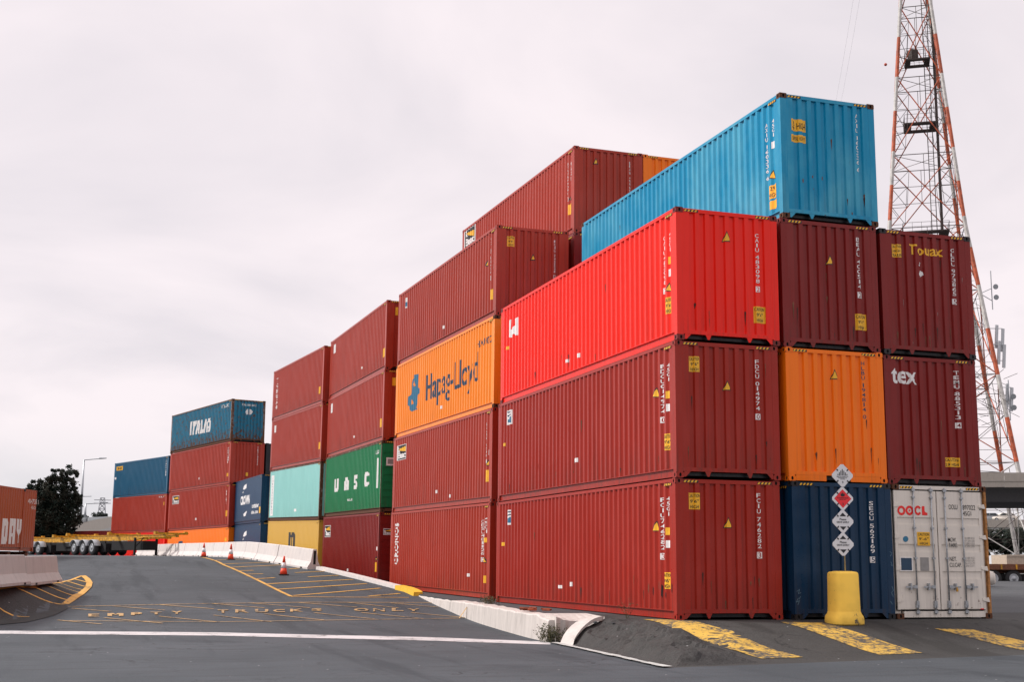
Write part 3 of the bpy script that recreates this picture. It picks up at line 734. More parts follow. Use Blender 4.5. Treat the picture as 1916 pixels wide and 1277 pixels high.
# markings on the row
def beacon(c, l, r, t, b, face='side'):
    c.rect('logo', face, (l-.8, r+.8, t-1, b+1), M_WHITE, .0035); c.rect('logo', face, (l, r, t, b), M_BLACK, .005)
    h = b-t; w = r-l
    c.poly('logo', face, [(l+w*.1, t+h*.30), (r-w*.08, t+h*.05), (r-w*.08, t+h*.42), (l+w*.3, t+h*.40)], M_YEL, .008)
    c.poly('logo', face, [(l+w*.04, t+h*.2), (l+w*.2, t+h*.14), (l+w*.22, t+h*.5), (l+w*.04, t+h*.55)], M_WHITE, .008)
    c.text(face, 'Beacon'[:4], (l+w*.06, r-w*.06, t+h*.48, b-h*.08), M_WHITE, .05, .008, 'logo')
beacon(B2, 743.5, 759, 834, 860); beacon(C1, 608, 617.5, 985, 1005); beacon(BK5, 869.5, 888, 428, 459); beacon(F2, 323, 334, 929.5, 943)
B1.text('side', 'CRONOS', (737.5, 744.5, 979, 1057), M_WHITE, .02, rot=True)
B1.stack('side', 'GESU481126|0', (900, 904, 974, 1052), M_WHITE); B1.stack('side', '45G1', (906.5, 910.5, 968, 1000), M_WHITE); B1.rect('small_plate', 'side', (873.5, 877, 1074, 1080), M_WHITE)
B1.rect('small_sticker', 'side', (905, 909, 1007, 1016), M_YEL); B1.tri('side', (903, 908, 1043, 1053)); B1.rect('caution_sticker', 'side', (902.5, 907, 1078, 1092), M_YEL)
B2.stack('side', 'BEAU512204|7', (907.5, 911, 792, 868), M_WHITE); B2.rect('small_plate', 'side', (912, 915, 842, 852), M_WHITE); B2.tri('side', (909.5, 914.5, 862, 871)); B2.rect('caution_sticker', 'side', (908.5, 914, 880, 902), M_YEL)
B2.rect('small_plate', 'side', (813, 816.5, 918, 924), M_WHITE); B2.rect('small_plate', 'side', (839, 842, 926, 932), M_WHITE)
B3.text('side', 'Hapag-Lloyd', (797, 893.5, 681, 748), M_DBLUE, .004)
B3.poly('logo', 'side', [(764, 760), (761, 757), (764, 742), (768, 740), (770, 720), (774, 702), (783, 700), (782, 725), (785, 731), (780, 744), (778, 764), (780, 766), (771, 770), (768, 771)], M_BLUEL)
B3.poly('logo', 'side', [(772, 719), (775, 712), (776, 722), (773, 727)], PAINT['orange2'], .008); B3.poly('logo', 'side', [(768, 752), (771, 748), (772, 756), (769, 759)], PAINT['orange2'], .008)
B3.rect('small_plate', 'side', (822, 825.5, 760, 766), M_WHITE); B3.text('side', 'HLXU 8042', (893, 918, 633, 646), M_DBLUE, 0)
B4.stack('end', 'FCIU 745526|1', (1036, 1041, 450, 522), M_WHITE); B4.sticker('end', (949.5, 963.5, 442, 461)); B4.tri('end', (993.5, 1001.5, 477, 486))
B4.stack('side', 'FCIU745526|1', (916, 919, 447, 525), M_WHITE); B4.stack('side', '45G1', (920.5, 923.5, 487, 512), M_WHITE); B4.tri('side', (908.5, 912.5, 488, 497)); B4.rect('caution_sticker', 'side', (917.5, 922.5, 541, 560), M_YEL)
B4.rect('small_plate', 'side', (827, 830, 610, 616), M_WHITE); B4.rect('logo', 'side', (757, 761, 558, 577), M_WHITE); B4.rect('logo', 'side', (757.6, 760.4, 566, 574), M_BLUEL, .007)
BK5.tri('end', (1111, 1119, 297, 306)); BK5.stack('end', 'BEAU 499091|1', (1177, 1181, 303, 378), M_WHITE)
BK5.stack('side', 'BEAU499091|1', (1060.5, 1063.5, 305, 377), M_WHITE); BK5.stack('side', '45G1', (1066.5, 1069.5, 303, 340), M_WHITE); BK5.tri('side', (1064.5, 1068, 366, 373)); BK5.rect('caution_sticker', 'side', (1062.5, 1068.5, 382, 401), M_YEL)
C2.bits('side', 'U', (625, 633, 897, 921), M_WHITE); C2.bits('side', 'A', (644, 651.5, 894, 918), M_WHITE); C2.bits('side', 'S', (661.5, 668, 889.5, 916), M_WHITE); C2.bits('side', 'C', (681, 689.5, 884, 911), M_WHITE)
C2.text('side', 'uasc.net', (650, 659, 933, 938), M_WHITE, .02); C2.rect('white_band', 'side', (703.5, 707.5, 858, 914), M_WHITE); C2.text('side', 'UASU 1', (702, 711, 843, 850), M_WHITE, .02)
for c in (C1, C2):
    door_end(c, False, handle=PAINT['brown2'] if c is C1 else PAINT['green'])
C2.rect('name_plate', 'end', (722.5, 738, 857, 872), M_WHITE, .03); C2.rect('name_plate', 'end', (725, 738, 860, 869), M_GREYL, .034); beacon(C1, 718, 734, 991, 1001, 'end')
for c, q in ((C3, (718, 804)), (C4, (717, 672)), ): pass
C4.rect('caution_sticker', 'side', (716.5, 720, 652, 668), M_YEL); C3.rect('caution_sticker', 'side', (709.5, 713.5, 784, 800), M_YEL); C1.rect('caution_sticker', 'side', (700, 704.5, 1053, 1071), M_YEL)
C4.rect('logo', 'side', (624.5, 627.5, 645, 661), M_WHITE); C3.rect('logo', 'side', (619, 622, 756, 773), M_WHITE); C1.rect('small_plate', 'side', (649, 651.5, 1065, 1070), M_WHITE); C4.rect('small_plate', 'side', (674.5, 677, 687, 691), M_WHITE); C3.rect('small_plate', 'side', (660, 662.5, 816, 820), M_WHITE)
C1.rect('small_plate', 'side', (703.5, 706, 1024, 1031), M_WHITE); C1.tri('side', (702, 706, 1042, 1048))
C4.rect('caution_sticker', 'end', (740.5, 745, 575, 590), M_YEL); C3.rect('caution_sticker', 'end', (734, 742, 707, 722), M_YEL)
D4.stack('side', 'TGHU50', (516, 519, 709, 768), M_WHITE); D4.rect('caution_sticker', 'side', (596, 599.5, 724, 737), M_YEL); D3.rect('logo', 'side', (513, 516, 797, 810), M_WHITE); D3.rect('caution_sticker', 'side', (596, 599, 828, 841), M_YEL)
D1.bits('side', 'm', (539.5, 551.5, 997, 1030), M_BLACK); D2.rect('white_band', 'side', (506.5, 511.5, 891, 966), M_WHITE); D2.stack('side', 'CHINASHIPPING', (507.5, 510.5, 894, 963), M_BLUEL); D2.rect('small_plate', 'side', (550, 554, 953, 958), M_WHITE)
for c, dy, hh in ((E2, 0, 1), (E1, 88, 0)):
    c.poly('logo', 'side', [(454.5, 916+dy), (457, 909+dy), (461.5, 906+dy), (461, 914+dy), (457, 917+dy), (455.5, 917+dy)], M_WHITE); c.poly('logo', 'side', [(453.5, 924+dy), (455, 920+dy), (456, 920.5+dy), (454.5, 923.5+dy)], M_WHITE)
    if hh:
        c.text('side', 'CROWN', (450, 467, 928, 945), M_WHITE, .05); c.poly('logo', 'side', [(455, 963), (460, 958), (462, 957), (459, 966), (456, 967.5)], M_WHITE)
        c.text('side', 'container', (471, 484, 942, 951), M_WHITE, .03); c.text('side', 'club .com', (470, 482, 955, 962), M_WHITE, .03); c.rect('caution_sticker', 'side', (484.5, 487, 949, 961), M_YEL)
[F4.bits('side', c_, (x_, x_+w_, t_, t_+25), M_WHITE, .18) for c_, x_, w_, t_ in (('I', 354.5, 3, 790), ('T', 359, 6.5, 789), ('A', 366, 7, 787.5), ('L', 374, 5.5, 786.5), ('I', 380.8, 3, 785.5), ('A', 385, 7.5, 784))]; F4.text('side', 'ITAU 0', (415, 428, 757, 763), M_WHITE, .01)
F4.text('end', 'ITAU 064 204 2', (453, 480, 756.5, 760.5), M_WHITE, .02); F4.poly('logo', 'end', [(459, 771), (463, 766), (464.5, 766), (464.5, 776), (462, 776.5)], M_WHITE); F4.poly('logo', 'end', [(467, 766), (470, 767), (473, 771), (470, 776), (467, 776.5)], M_WHITE)
F3.rect('caution_sticker', 'end', (460, 464.5, 885, 891.5), M_YEL); F3.stack('end', 'TEXU4812', (481, 483.5, 837, 872), M_WHITE); F3.stack('side', 'TEXU481', (425, 427.5, 838, 868), M_WHITE); F3.rect('caution_sticker', 'side', (423.5, 427, 886, 892), M_YEL)
F3.rect('small_plate', 'side', (371, 373, 894, 898), M_WHITE); F2.rect('small_plate', 'side', (364.5, 366.5, 970, 974), M_WHITE); F2.stack('side', 'BEAU21', (421.5, 424, 918, 950), M_WHITE); F2.rect('caution_sticker', 'side', (421, 424.5, 956, 967), M_YEL)
F1.poly('logo', 'side', [(332, 1022), (334, 1014), (339, 1013), (342, 1014), (341, 1022)], M_DBLUE); F1.rect('caution_sticker', 'side', (420, 423.5, 1007, 1014), M_YEL)
G2.rect('height_sticker', 'side', (217.5, 229.5, 873.5, 881), M_YEL); G2.text('side', '29 HIGH', (219, 228.5, 875, 880), M_BLACK, .02, .007); G2.rect('small_plate', 'side', (214.5, 217.5, 894, 898), M_WHITE); G2.stack('side', 'CXDU11', (309, 311.5, 862, 892), M_WHITE)
G1.text('side', 'TCNU 7', (297, 306, 929, 932), M_WHITE, .01); G1.rect('caution_sticker', 'side', (305, 307, 940, 946), M_YEL)
# brick red container at the left edge of the yard road
zz = road_h(-14.5, 38)+.06
LD = 13.72
dirv = Vector((1.57, 4.6)).normalized(); az = math.atan2(dirv.y, dirv.x)-PI/2
far = Vector((-13.56, 42.2)); nx, ny = math.cos(az), math.sin(az)
o2 = far-dirv*LD-Vector((nx, ny))*W
DY = Box('brick red container at the left edge with big white letters, behind the grey barrier', 'brick', o2.x, o2.y, 1.5, az, 0, L=LD, flat=True, stripes=False, group='containers standing apart on the left')
PA = DY.hit('right', 43.5, 960)[0]; bm = bmesh.new(); box(bm, W-.03, W+.012, PA-.06, PA+.10, .118, H-.118); obj('side_post', bm, PAINT['brick'], DY.e)
bm = bmesh.new(); box(bm, W-.14, W+.014, PA-.07, PA+.11, H-.118, H+.004); obj('corner_casting', bm, PAINT['black'], DY.e)
DY.bits('right', 'D', (3.5, 15, 971, 1019), M_WHITE); BITS['A'] = ['11111', '11111', '11011', '11011', '11111', '11011', '11011']; DY.bits('right', 'A', (17.5, 29, 971, 1019), M_WHITE); DY.bits('right', 'Y', (31, 40, 972, 1017), M_WHITE)
DY.text('right', '404738 1', (53, 72, 935, 944), M_WHITE, .0); DY.text('right', '45G1', (58, 67, 948, 954), M_WHITE, 0)
bm = bmesh.new()
for k in range(7): box(bm, .1, W-.1, .4+k*2.1, .7+k*2.1, 1.5-road_h(-15, 38)*0-1.5-.3, -.004)
o = obj('timber_bearer', bm, M_RUST); o.parent = DY.e

# ------------------------------------------------------------------ ground sheets
def grid(rows, fn):
    bm = bmesh.new(); V = [[bm.verts.new(fn(x, y)) for x, y in r] for r in rows]
    for a, b in zip(V, V[1:]):
        for k in range(len(a)-1): bm.faces.new((a[k], a[k+1], b[k+1], b[k]))
    return bm
def steps(pts):      # [(start, step), ..., (end, 0)]
    out = []
    for (a, s), (b, _) in zip(pts, pts[1:]):
        n = max(1, round((b-a)/s)); out += [a+(b-a)*k/n for k in range(n)]
    return out+[pts[-1][0]]
bm = bmesh.new()
def addgrid(bm, rows, fn):
    V = [[bm.verts.new(fn(x, y)) for x, y in r] for r in rows]
    for a, b in zip(V, V[1:]):
        for k in range(len(a)-1): bm.faces.new((a[k], a[k+1], b[k+1], b[k]))
ys = steps([(-5.2, .4), (45, 1), (130, 20), (300, 300), (3000, 0)])
offs = [-x for x in steps([(0, .4), (16, 1.5), (60, 20), (200, 400), (2000, 0)])][::-1]
addgrid(bm, [[(xb(y)+o, y) for o in offs] for y in ys], lambda x, y: (x, y, road_h(x, y)))
xs = steps([(-2000, 400), (-60, 8), (60, 400), (2000, 0)])
addgrid(bm, [[(x, y) for x in xs] for y in (-400, -80, -30, -18, -9, -5.2)], lambda x, y: (x, y, -.5))
sx = steps([(0, .35), (12, 2), (60, 400), (2000, 0)])
addgrid(bm, [[(-2.56+s, -5.2+(ye(-2.56+s)+5.2)*t/6) for s in sx] for t in range(7)], lambda x, y: (x, y, -.5))
bmesh.ops.recalc_face_normals(bm, faces=bm.faces)
o = obj('road', bm, M_ROAD, None, True); tag(o, kind='structure')
bm = bmesh.new()
def yardrow(t): return [(None, s, t) for s in sx]
rows = []
rows_a = None
for j in range(37):
    t = j/36; r = []
    for s in sx:
        y = ye(-2.56+s)+(3.2-ye(-2.56+s))*t; r.append((xb(y)+s if y < 3.2 else xb(3.2)+s, y))
    rows.append(r)
bma = bmesh.new(); addgrid(bma, rows, lambda x, y: (x, y, yard_h(x, y))); bmesh.ops.recalc_face_normals(bma, faces=bma.faces)
o = obj('apron', bma, M_APRON, None, True); tag(o, kind='structure'); rows = rows[-1:]
for y in steps([(3.2, .5), (45, 1), (130, 20), (300, 300), (3000, 0)])[1:]:
    rows.append([(xb(y)+s, y) for s in sx])
addgrid(bm, rows, lambda x, y: (x, y, yard_h(x, y)))
# retained face between the two levels
for y0, y1 in zip(ys, ys[1:]):
    if y0 < 3.2: continue
    a, b = (xb(y0)+.004, y0), (xb(y1)+.004, y1)
    vs = [(a[0], a[1], min(road_h(*a), yard_h(*a))-.02), (b[0], b[1], min(road_h(*b), yard_h(*b))-.02), (b[0], b[1], max(road_h(*b), yard_h(*b))), (a[0], a[1], max(road_h(*a), yard_h(*a)))]
    bm.faces.new([bm.verts.new(v) for v in vs])
o = obj('yard_ground', bm, M_YARD, None, True); tag(o, kind='structure')

# ------------------------------------------------------------------ road markings (thin sheets laid on the ground)
def drape(name, polys, m, lift=.006, fn=None, kind='structure', seg=.5):
    bm = bmesh.new()
    for P in polys:
        bm.faces.new([bm.verts.new((x, y, 0)) for x, y in P])
    xs_ = [v.co.x for v in bm.verts]; ys_ = [v.co.y for v in bm.verts]
    for ax, lo, hi in ((0, min(xs_), max(xs_)), (1, min(ys_), max(ys_))):
        k = math.floor(lo/seg)+1
        while k*seg < hi:
            co = [0, 0, 0]; no = [0, 0, 0]; co[ax] = k*seg; no[ax] = 1
            bmesh.ops.bisect_plane(bm, geom=list(bm.verts)+list(bm.edges)+list(bm.faces), plane_co=co, plane_no=no, dist=1e-6); k += 1
    f = fn or hgt
    for v in bm.verts: v.co.z = f(v.co.x, v.co.y)+lift
    o = obj(name, bm, m); tag(o, kind=kind); return o
def G(px, py, fn=None):
    p = ground_at(px, py, fn); return Vector((p.x, p.y))
def line(pts, w, fn=road_h):
    q = [G(*p, fn) for p in pts]; out = []
    for a, b in zip(q, q[1:]):
        d = (b-a).normalized(); n = Vector((-d.y, d.x))*w/2
        out.append([(a-n)[:], (b-n)[:], (b+n)[:], (a+n)[:]])
    return out
def flat(x, y): return road_h(x, y)
drape('white_edge_line', [[G(*p, road_h)[:] for p in q] for q in (
    [(-60, 1186.5), (0, 1187.5), (0, 1181.5), (-60, 1181)], [(0, 1187.5), (400, 1191), (400, 1184.5), (0, 1181.5)], [(400, 1191), (800, 1200.5), (800, 1194), (400, 1184.5)], [(800, 1200.5), (1030, 1208), (1030, 1202.5), (800, 1194)],
)], M_RWHT)
Y1 = []
Y1 += line([(377, 1044), (420, 1059), (465, 1079), (512, 1102), (545, 1117.5)], .13)
Y1 += line([(545, 1118), (650, 1119), (765, 1119.5)], .10)
for a, b in (((396, 1050), (470, 1047)), ((412, 1057), (520, 1053)), ((430, 1063), (545, 1057.5)), ((446, 1069.5), (474, 1068.5)), ((462, 1076), (492, 1075)), ((480, 1084.5), (514, 1082.5)),
             ((500, 1094), (660, 1086)), ((520, 1104), (686, 1093.5)), ((548, 1116), (712, 1102)), ((690, 1117), (748, 1112)), ((552, 1073), (612, 1070)), ((576, 1081), (634, 1078)), ((540, 1066), (560, 1064.5))):
    Y1 += line([a, b], .15)
drape('yellow_hatching', Y1, M_RYEL, .012)
Y2 = []
Y2 += line([(128, 1136.5), (380, 1131), (580, 1128.5), (808, 1129.5)], .10) + line([(130, 1163), (400, 1165.5), (620, 1162.5), (900, 1158)], .09)
for a, b in (((134, 1140), (208, 1146)), ((210, 1135.5), (308, 1143.5)), ((300, 1133), (400, 1141)), ((395, 1131), (495, 1139)), ((470, 1130), (580, 1139)), ((560, 1129), (668, 1138)), ((650, 1129), (745, 1139)), ((730, 1130), (820, 1138)),
             ((108, 1162), (190, 1169.5)), ((195, 1158), (304, 1168)), ((297, 1155), (410, 1166)), ((400, 1153), (508, 1165)), ((495, 1150), (606, 1162)), ((588, 1148), (700, 1160)), ((676, 1148), (790, 1159)), ((768, 1148), (870, 1157.5))):
    Y2 += line([a, b], .085)
drape('yellow_lane_markings', Y2, M_RYEL2, .014, seg=.3)
bmt = bmesh.new()
def road_letter(c, l, r, t, b):
    V, Fc = glyphs(c, .03 if c not in 'MKNRE' else .012); vs = []
    if c == 'M':
        tb_ = bmesh.new(); addbits(tb_, 'M', 0, 1, 0, 1); tb_.verts.index_update(); V = [(v_.co.x, v_.co.z) for v_ in tb_.verts]; Fc = [[v_.index for v_ in f_.verts] for f_ in tb_.faces]; tb_.free()
    for p_, q_ in V:
        g = G(l+(r-l)*p_, b+(t-b)*q_, road_h); vs.append(bmt.verts.new((g.x, g.y, road_h(g.x, g.y)+.018)))
    for f in Fc:
        try: bmt.faces.new([vs[i] for i in f])
        except ValueError: pass
for c, l, r, t, b in (('E', 165, 186, 1150.5, 1156.5), ('M', 201, 231, 1149.5, 1155), ('P', 245, 266, 1148, 1153.5), ('T', 281, 303, 1147, 1152), ('Y', 320, 341, 1145.5, 1151),
                      ('T', 407, 427, 1143, 1149), ('R', 440, 466, 1142.5, 1148.5), ('U', 477, 502, 1142, 1148), ('C', 511, 533, 1142, 1147.5), ('K', 543, 568, 1141.5, 1146.5), ('S', 583, 602, 1140.5, 1145),
                      ('O', 662, 690, 1140, 1145.5), ('N', 698, 720, 1140.5, 1146), ('L', 733, 755, 1140, 1145.5), ('Y', 762, 785, 1141, 1146)):
    road_letter(c, l, r, t, b)
tag(obj('road_lettering', bmt, M_RYEL2), kind='structure')
for k, q in enumerate(([(1203, 1160.5), (1291, 1163), (1503, 1231), (1426, 1234), (1276, 1186)], [(1457, 1164.8), (1540, 1166.5), (1727, 1224), (1645, 1226)], [(1748, 1178), (1820, 1179.5), (1990, 1216), (1916, 1219)])):
    drape('yellow_ground_stripe', [[G(*p)[:] for p in q]], M_BYEL, .008, seg=.17)
Y3 = []
Y3 += line([(-40, 1109), (60, 1101), (120, 1090), (152, 1080)], .12)
Y3 += line([(155, 1079), (163, 1085), (167.5, 1092), (165, 1101), (152, 1113), (122, 1133)], .2)
for a, b in (((32, 1103), (120, 1133)), ((60, 1100), (133, 1126)), ((82, 1096.5), (144, 1118)), ((98, 1094), (153, 1111)), ((108, 1092.5), (156, 1106)), ((125, 1090), (160, 1100)), ((140, 1086), (164, 1092)), ((-20, 1126), (55, 1157))):
    Y3 += line([a, b], .09)
drape('yellow_island_hatching', Y3, M_RYEL, .026, fn=road_h, seg=.25)
# dark resurfaced patch of the raised island
isl = [G(*p, road_h)[:] for p in ((-60, 1112), (40, 1104), (110, 1092), (150, 1081), (163, 1092), (150, 1112), (124, 1134), (128, 1140), (100, 1154), (50, 1166), (0, 1171), (-60, 1173))]
drape('dark_island_surface', [isl], asphalt('black_asphalt', (.006, .007, .007), (.013, .013, .012), .6), .014, fn=road_h, seg=.25)
KS = []
for k in range(13):
    y0_ = 1.1-6.4*k/13; y1_ = 1.1-6.4*(k+.93)/13; w0 = .055+.05*vnoise(k*1.7, 3); f_ = lambda y: xb(min(y, 1.0))-.10+.03*vnoise(y*3, 1)
    KS.append([(f_(y0_)-w0, y0_), (f_(y1_)-w0*.8, y1_), (f_(y1_)+w0, y1_), (f_(y0_)+w0*.9, y0_)])
drape('kerb_strip', KS, M_CONC, .03, fn=lambda x, y: -.5)

# ------------------------------------------------------------------ retaining wall, kerb, wing
def sweep(path, sec, closed=True):
    """path: list of (x, y, zoff); sec(i) -> list of (lateral, z)"""
    bm = bmesh.new(); rings = []
    for i, (x, y, z) in enumerate(path):
        a = Vector(path[max(0, i-1)][:2]); b = Vector(path[min(len(path)-1, i+1)][:2]); d = (b-a).normalized(); n = Vector((d.y, -d.x))
        rings.append([bm.verts.new((x+n.x*u, y+n.y*u, v)) for u, v in sec(i, x, y, z)])
    for A, B in zip(rings, rings[1:]):
        m_ = len(A)
        for k in range(m_): bm.faces.new((A[k], A[(k+1) % m_], B[(k+1) % m_], B[k]))
    bm.faces.new(rings[0][::-1]); bm.faces.new(rings[-1]); bmesh.ops.recalc_face_normals(bm, faces=bm.faces); return bm
path = [(xb(y)-.02, y, 0) for y in steps([(1.7, .3), (3.2, .5), (19.4, 0)])]
def wsec(i, x, y, z):
    r = road_h(x, y)-.06; t = max(.03, road_h(x, y)+.02)+.012*math.sin(y*5.1)+.008*math.sin(y*13)
    if y < 2.6: t -= (2.6-y)*.10
    return [(0.02, r), (-.05, r), (-.015, t-.03), (.01, t), (.36, t+.005), (.38, r)]
o = obj('retaining_wall', sweep(path, wsec), concrete('stained_wall_concrete', (.60, .55, .51), .6)); tag(o, 'low stained white concrete wall tapering along the truck lane', 'wall')
# wing slab leaning at the broken wall end
bm = bmesh.new(); V = []
for k in range(9):
    t = k/8; c_ = Vector((-2.13+.98*t**1.25, .55+.75*t**.8, -.50+.53*math.sin(t*PI/2))); d_ = Vector((.55, -.80, .10)).normalized()*(.15+.03*math.sin(t*PI))
    u_ = Vector((-.05, -.03, -.09)); V.append([bm.verts.new(c_-d_), bm.verts.new(c_+d_), bm.verts.new(c_+d_+u_), bm.verts.new(c_-d_+u_)])
for A, B in zip(V, V[1:]):
    for k in range(4): bm.faces.new((A[k], A[(k+1) % 4], B[(k+1) % 4], B[k]))
bm.faces.new(V[0]); bm.faces.new(V[-1]); bmesh.ops.recalc_face_normals(bm, faces=bm.faces)
o = obj('kerb_wing', bm, bpy.data.materials['stained_wall_concrete']); tag(o, 'curved white concrete kerb piece leaning on the dark mound', 'kerb')
bm = bmesh.new(); V = []
for k in range(9):
    t = k/8; dip = .10*math.sin(t*PI)
    V.append([bm.verts.new((-2.0+1.05*t, 1.55+.30*math.sin(t*PI)-.15*t, -.5)), bm.verts.new((-1.98+1.03*t, 1.58+.34*math.sin(t*PI)-.15*t, .02-dip)), bm.verts.new((-1.9+1.1*t, 2.9, .04)), bm.verts.new((-1.9+1.1*t, 2.9, -.5))])
for A, B in zip(V, V[1:]):
    for k in range(3): bm.faces.new((A[k], B[k], B[k+1], A[k+1]))
bm.faces.new(V[0]); bm.faces.new(V[-1]); bmesh.ops.recalc_face_normals(bm, faces=bm.faces)
o = obj('wall_end_slab', bm, bpy.data.materials['stained_wall_concrete']); tag(o, 'broken white concrete slab capping the end of the low wall', 'slab')
kp = [(xb(y), y, 0) for y in steps([(19.5, .5), (29.6, 0)])]
def ksec(i, x, y, z):
    r = road_h(x, y); return [(-.14, r-.1), (-.12, r+.12), (.14, r+.13), (.16, r-.3)]
o = obj('kerb', sweep(kp, ksec), M_CONCW); tag(o, 'white kerb line climbing from the yellow end to the barrier', 'kerb')
kp = [(xb(y)-.05, y, 0) for y in (18.6, 18.9, 19.4, 20.2, 21.0)]
def ysec(i, x, y, z):
    r = road_h(x, y); w = .0 if i == 0 else .02; return [(-.19+.03*(i == 0), r-.1), (-.17+.03*(i == 0), r+.15-.02*(i == 0)), (.16, r+.155-.02*(i == 0)), (.18, r-.3)]
o = obj('yellow_kerb_end', sweep(kp, ysec), plain('yellow_kerb_paint', (.80, .48, .03), .6)); tag(o, 'yellow painted kerb nose at the foot of the brown-red container', 'kerb')

bm = bmesh.new(); gx, gy = 46, 74
def mound_z(x, y):
    u = min(sm((x-xb(y)-.08)/.5), sm((-.38-x)/.8), sm((y-ye(x)-.05)/.7), sm((1.9-y)/.7))
    n = .55*vnoise(x*1.3+7, y*1.3)+.3*vnoise(x*3.1, y*3.1+4)+.22*vnoise(x*7.3, y*7.3)+.12*vnoise(x*15, y*15)
    step_ = .05 if vnoise(x*2.1+31, y*2.1+11) > .52 else 0
    return yard_h(x, y)-.03+u*(.05+.19*n+step_)
V = [[bm.verts.new((xb(min(y, 1))+.02+3.4*i/gx, y, mound_z(xb(min(y, 1))+.02+3.4*i/gx, y))) for i in range(gx+1)] for y in [-5.1+7.0*j/gy for j in range(gy+1)]]
for A, B in zip(V, V[1:]):
    for k in range(gx): bm.faces.new((A[k], A[k+1], B[k+1], B[k]))
o = obj('broken_mound', bm, asphalt('crumbled_asphalt', (.013, .012, .011), (.030, .027, .023), .6)); tag(o, 'dark crumbled asphalt mound at the corner of the near stack', 'mound')
# jersey barriers
def jersey(a, b, m, label, group, hgt_=.81):
    a, b = Vector(a), Vector(b); d = (b-a).to_2d(); n = d.length; rz = math.atan2(d.y, d.x)
    e = empty('concrete_barrier', a, rz, 0, -math.atan2(b.z-a.z, n)); tag(e, label, 'barrier', group)
    bm = bmesh.new(); sec = [(-.30, 0), (-.30, .075), (-.16, .31), (-.085, hgt_-.02), (-.065, hgt_), (.065, hgt_), (.085, hgt_-.02), (.16, .31), (.30, .075), (.30, 0), (.10, 0), (.10, .03), (-.10, .03), (-.10, 0)]
    prism(bm, sec[:10], 'x', .03, n-.03); bmesh.ops.recalc_face_normals(bm, faces=bm.faces)
    obj('body', bm, m, e)
    bm = bmesh.new(); box(bm, .018, .03, -.05, .05, .2, hgt_-.06); box(bm, n-.03, n-.018, -.05, .05, .2, hgt_-.06); obj('joint_slot', bm, M_DARK, e)
    bm = bmesh.new(); box(bm, .6, .85, -.302, -.28, .005, .06); box(bm, n-.85, n-.6, -.302, -.28, .005, .06); box(bm, .6, .85, .28, .302, .005, .06); box(bm, n-.85, n-.6, .28, .302, .005, .06); obj('lifting_slot', bm, M_DARK, e)
BL = [(-2.25, 29.7), (-3.4, 35), (-3.6, 45), (-3.95, 54), (-7.2, 77)]
acc = [0]
for a, b in zip(BL, BL[1:]): acc.append(acc[-1]+math.dist(a, b))
def along(s):
    for k in range(len(BL)-1):
        if s <= acc[k+1]+1e-6:
            t = (s-acc[k])/(acc[k+1]-acc[k]); x = BL[k][0]+(BL[k+1][0]-BL[k][0])*t; y = BL[k][1]+(BL[k+1][1]-BL[k][1])*t; return (x, y, road_h(min(x, xb(y)-.05), y))
    x, y = BL[-1]; return (x, y, road_h(x, y))
nb = 12; BN = ['first', 'second', 'third', 'fourth', 'fifth', 'sixth', 'seventh', 'eighth', 'ninth', 'tenth', 'eleventh', 'twelfth']
for k in range(nb):
    jersey(along(acc[-1]*k/nb), along(acc[-1]*(k+1)/nb), M_CONCW, 'white concrete barrier, %s in the row counted from its near end' % BN[k], 'white concrete barriers along the lane')
pts = [(-14.75, 5.2), (-14.2, 8.2), (-13.66, 11.2), (-13.0, 14.8), (-12.2, 19.2)]
for a, b, nm in ((pts[1], pts[3], 'nearer of two by the left edge'), (pts[3], pts[4], 'one ending beside the yellow hatched island')):
    jersey((a[0]-.05, a[1], .40), (b[0]-.05, b[1], .44), M_CONC, 'grey concrete barrier, %s' % nm, 'grey barriers on the left island')

# traffic cones
M_CONE = plain('cone_orange', (.85, .07, .02), .5, var=.06); M_REFL = plain('cone_white_band', (.75, .75, .76), .4); M_CBASE = plain('cone_base_rubber', (.03, .03, .03), .7)
def cone(px, py, d, label):
    g = at(px, py, d); z = road_h(g.x, g.y)+.004; e = empty('traffic_cone', (g.x, g.y, z)); tag(e, label, 'traffic cone', 'orange cones along the hatched strip')
    bm = bmesh.new(); box(bm, -.19, .19, -.19, .19, 0, .035); obj('base', bm, M_CBASE, e)
    r = lambda h_: .145-.118*(h_/.72)
    bm = bmesh.new(); lathe(bm, [(r(0), .034), (r(.26), .26)], 18); lathe(bm, [(r(.47), .47), (r(.72), .72), (.015, .725)], 18); obj('body', bm, M_CONE, e, True)
    bm = bmesh.new(); lathe(bm, [(r(.26)+.003, .26), (r(.47)+.003, .47)], 18); obj('reflective_band', bm, M_REFL, e, True)
def cone_at(px, py):
    g = G(px, py, road_h); return g
for px, py, lb in ((530.5, 1077, 'largest orange cone, nearest on the yellow hatched strip'), (431.5, 1048.5, 'middle orange and white cone in front of the white barrier'), (381, 1043.5, 'farthest orange cone at the tip of the hatching')):
    p = ground_at(px, py, road_h); d = (p-CAM).dot(FWD); cone(px, py, d, lb)
p = ground_at(337, 1040, road_h) if False else at(337, 1040, 88)
e = empty('lane_post', (p.x, p.y, road_h(p.x, p.y))); tag(e, 'slim orange lane post in front of the far white barrier', 'post')
bm = bmesh.new(); lathe(bm, [(.045, .02), (.045, .74), (.03, .76)], 12); obj('post', bm, M_CONE, e, True); bm = bmesh.new(); lathe(bm, [(.12, 0), (.12, .03)], 12); obj('base', bm, M_CBASE, e)

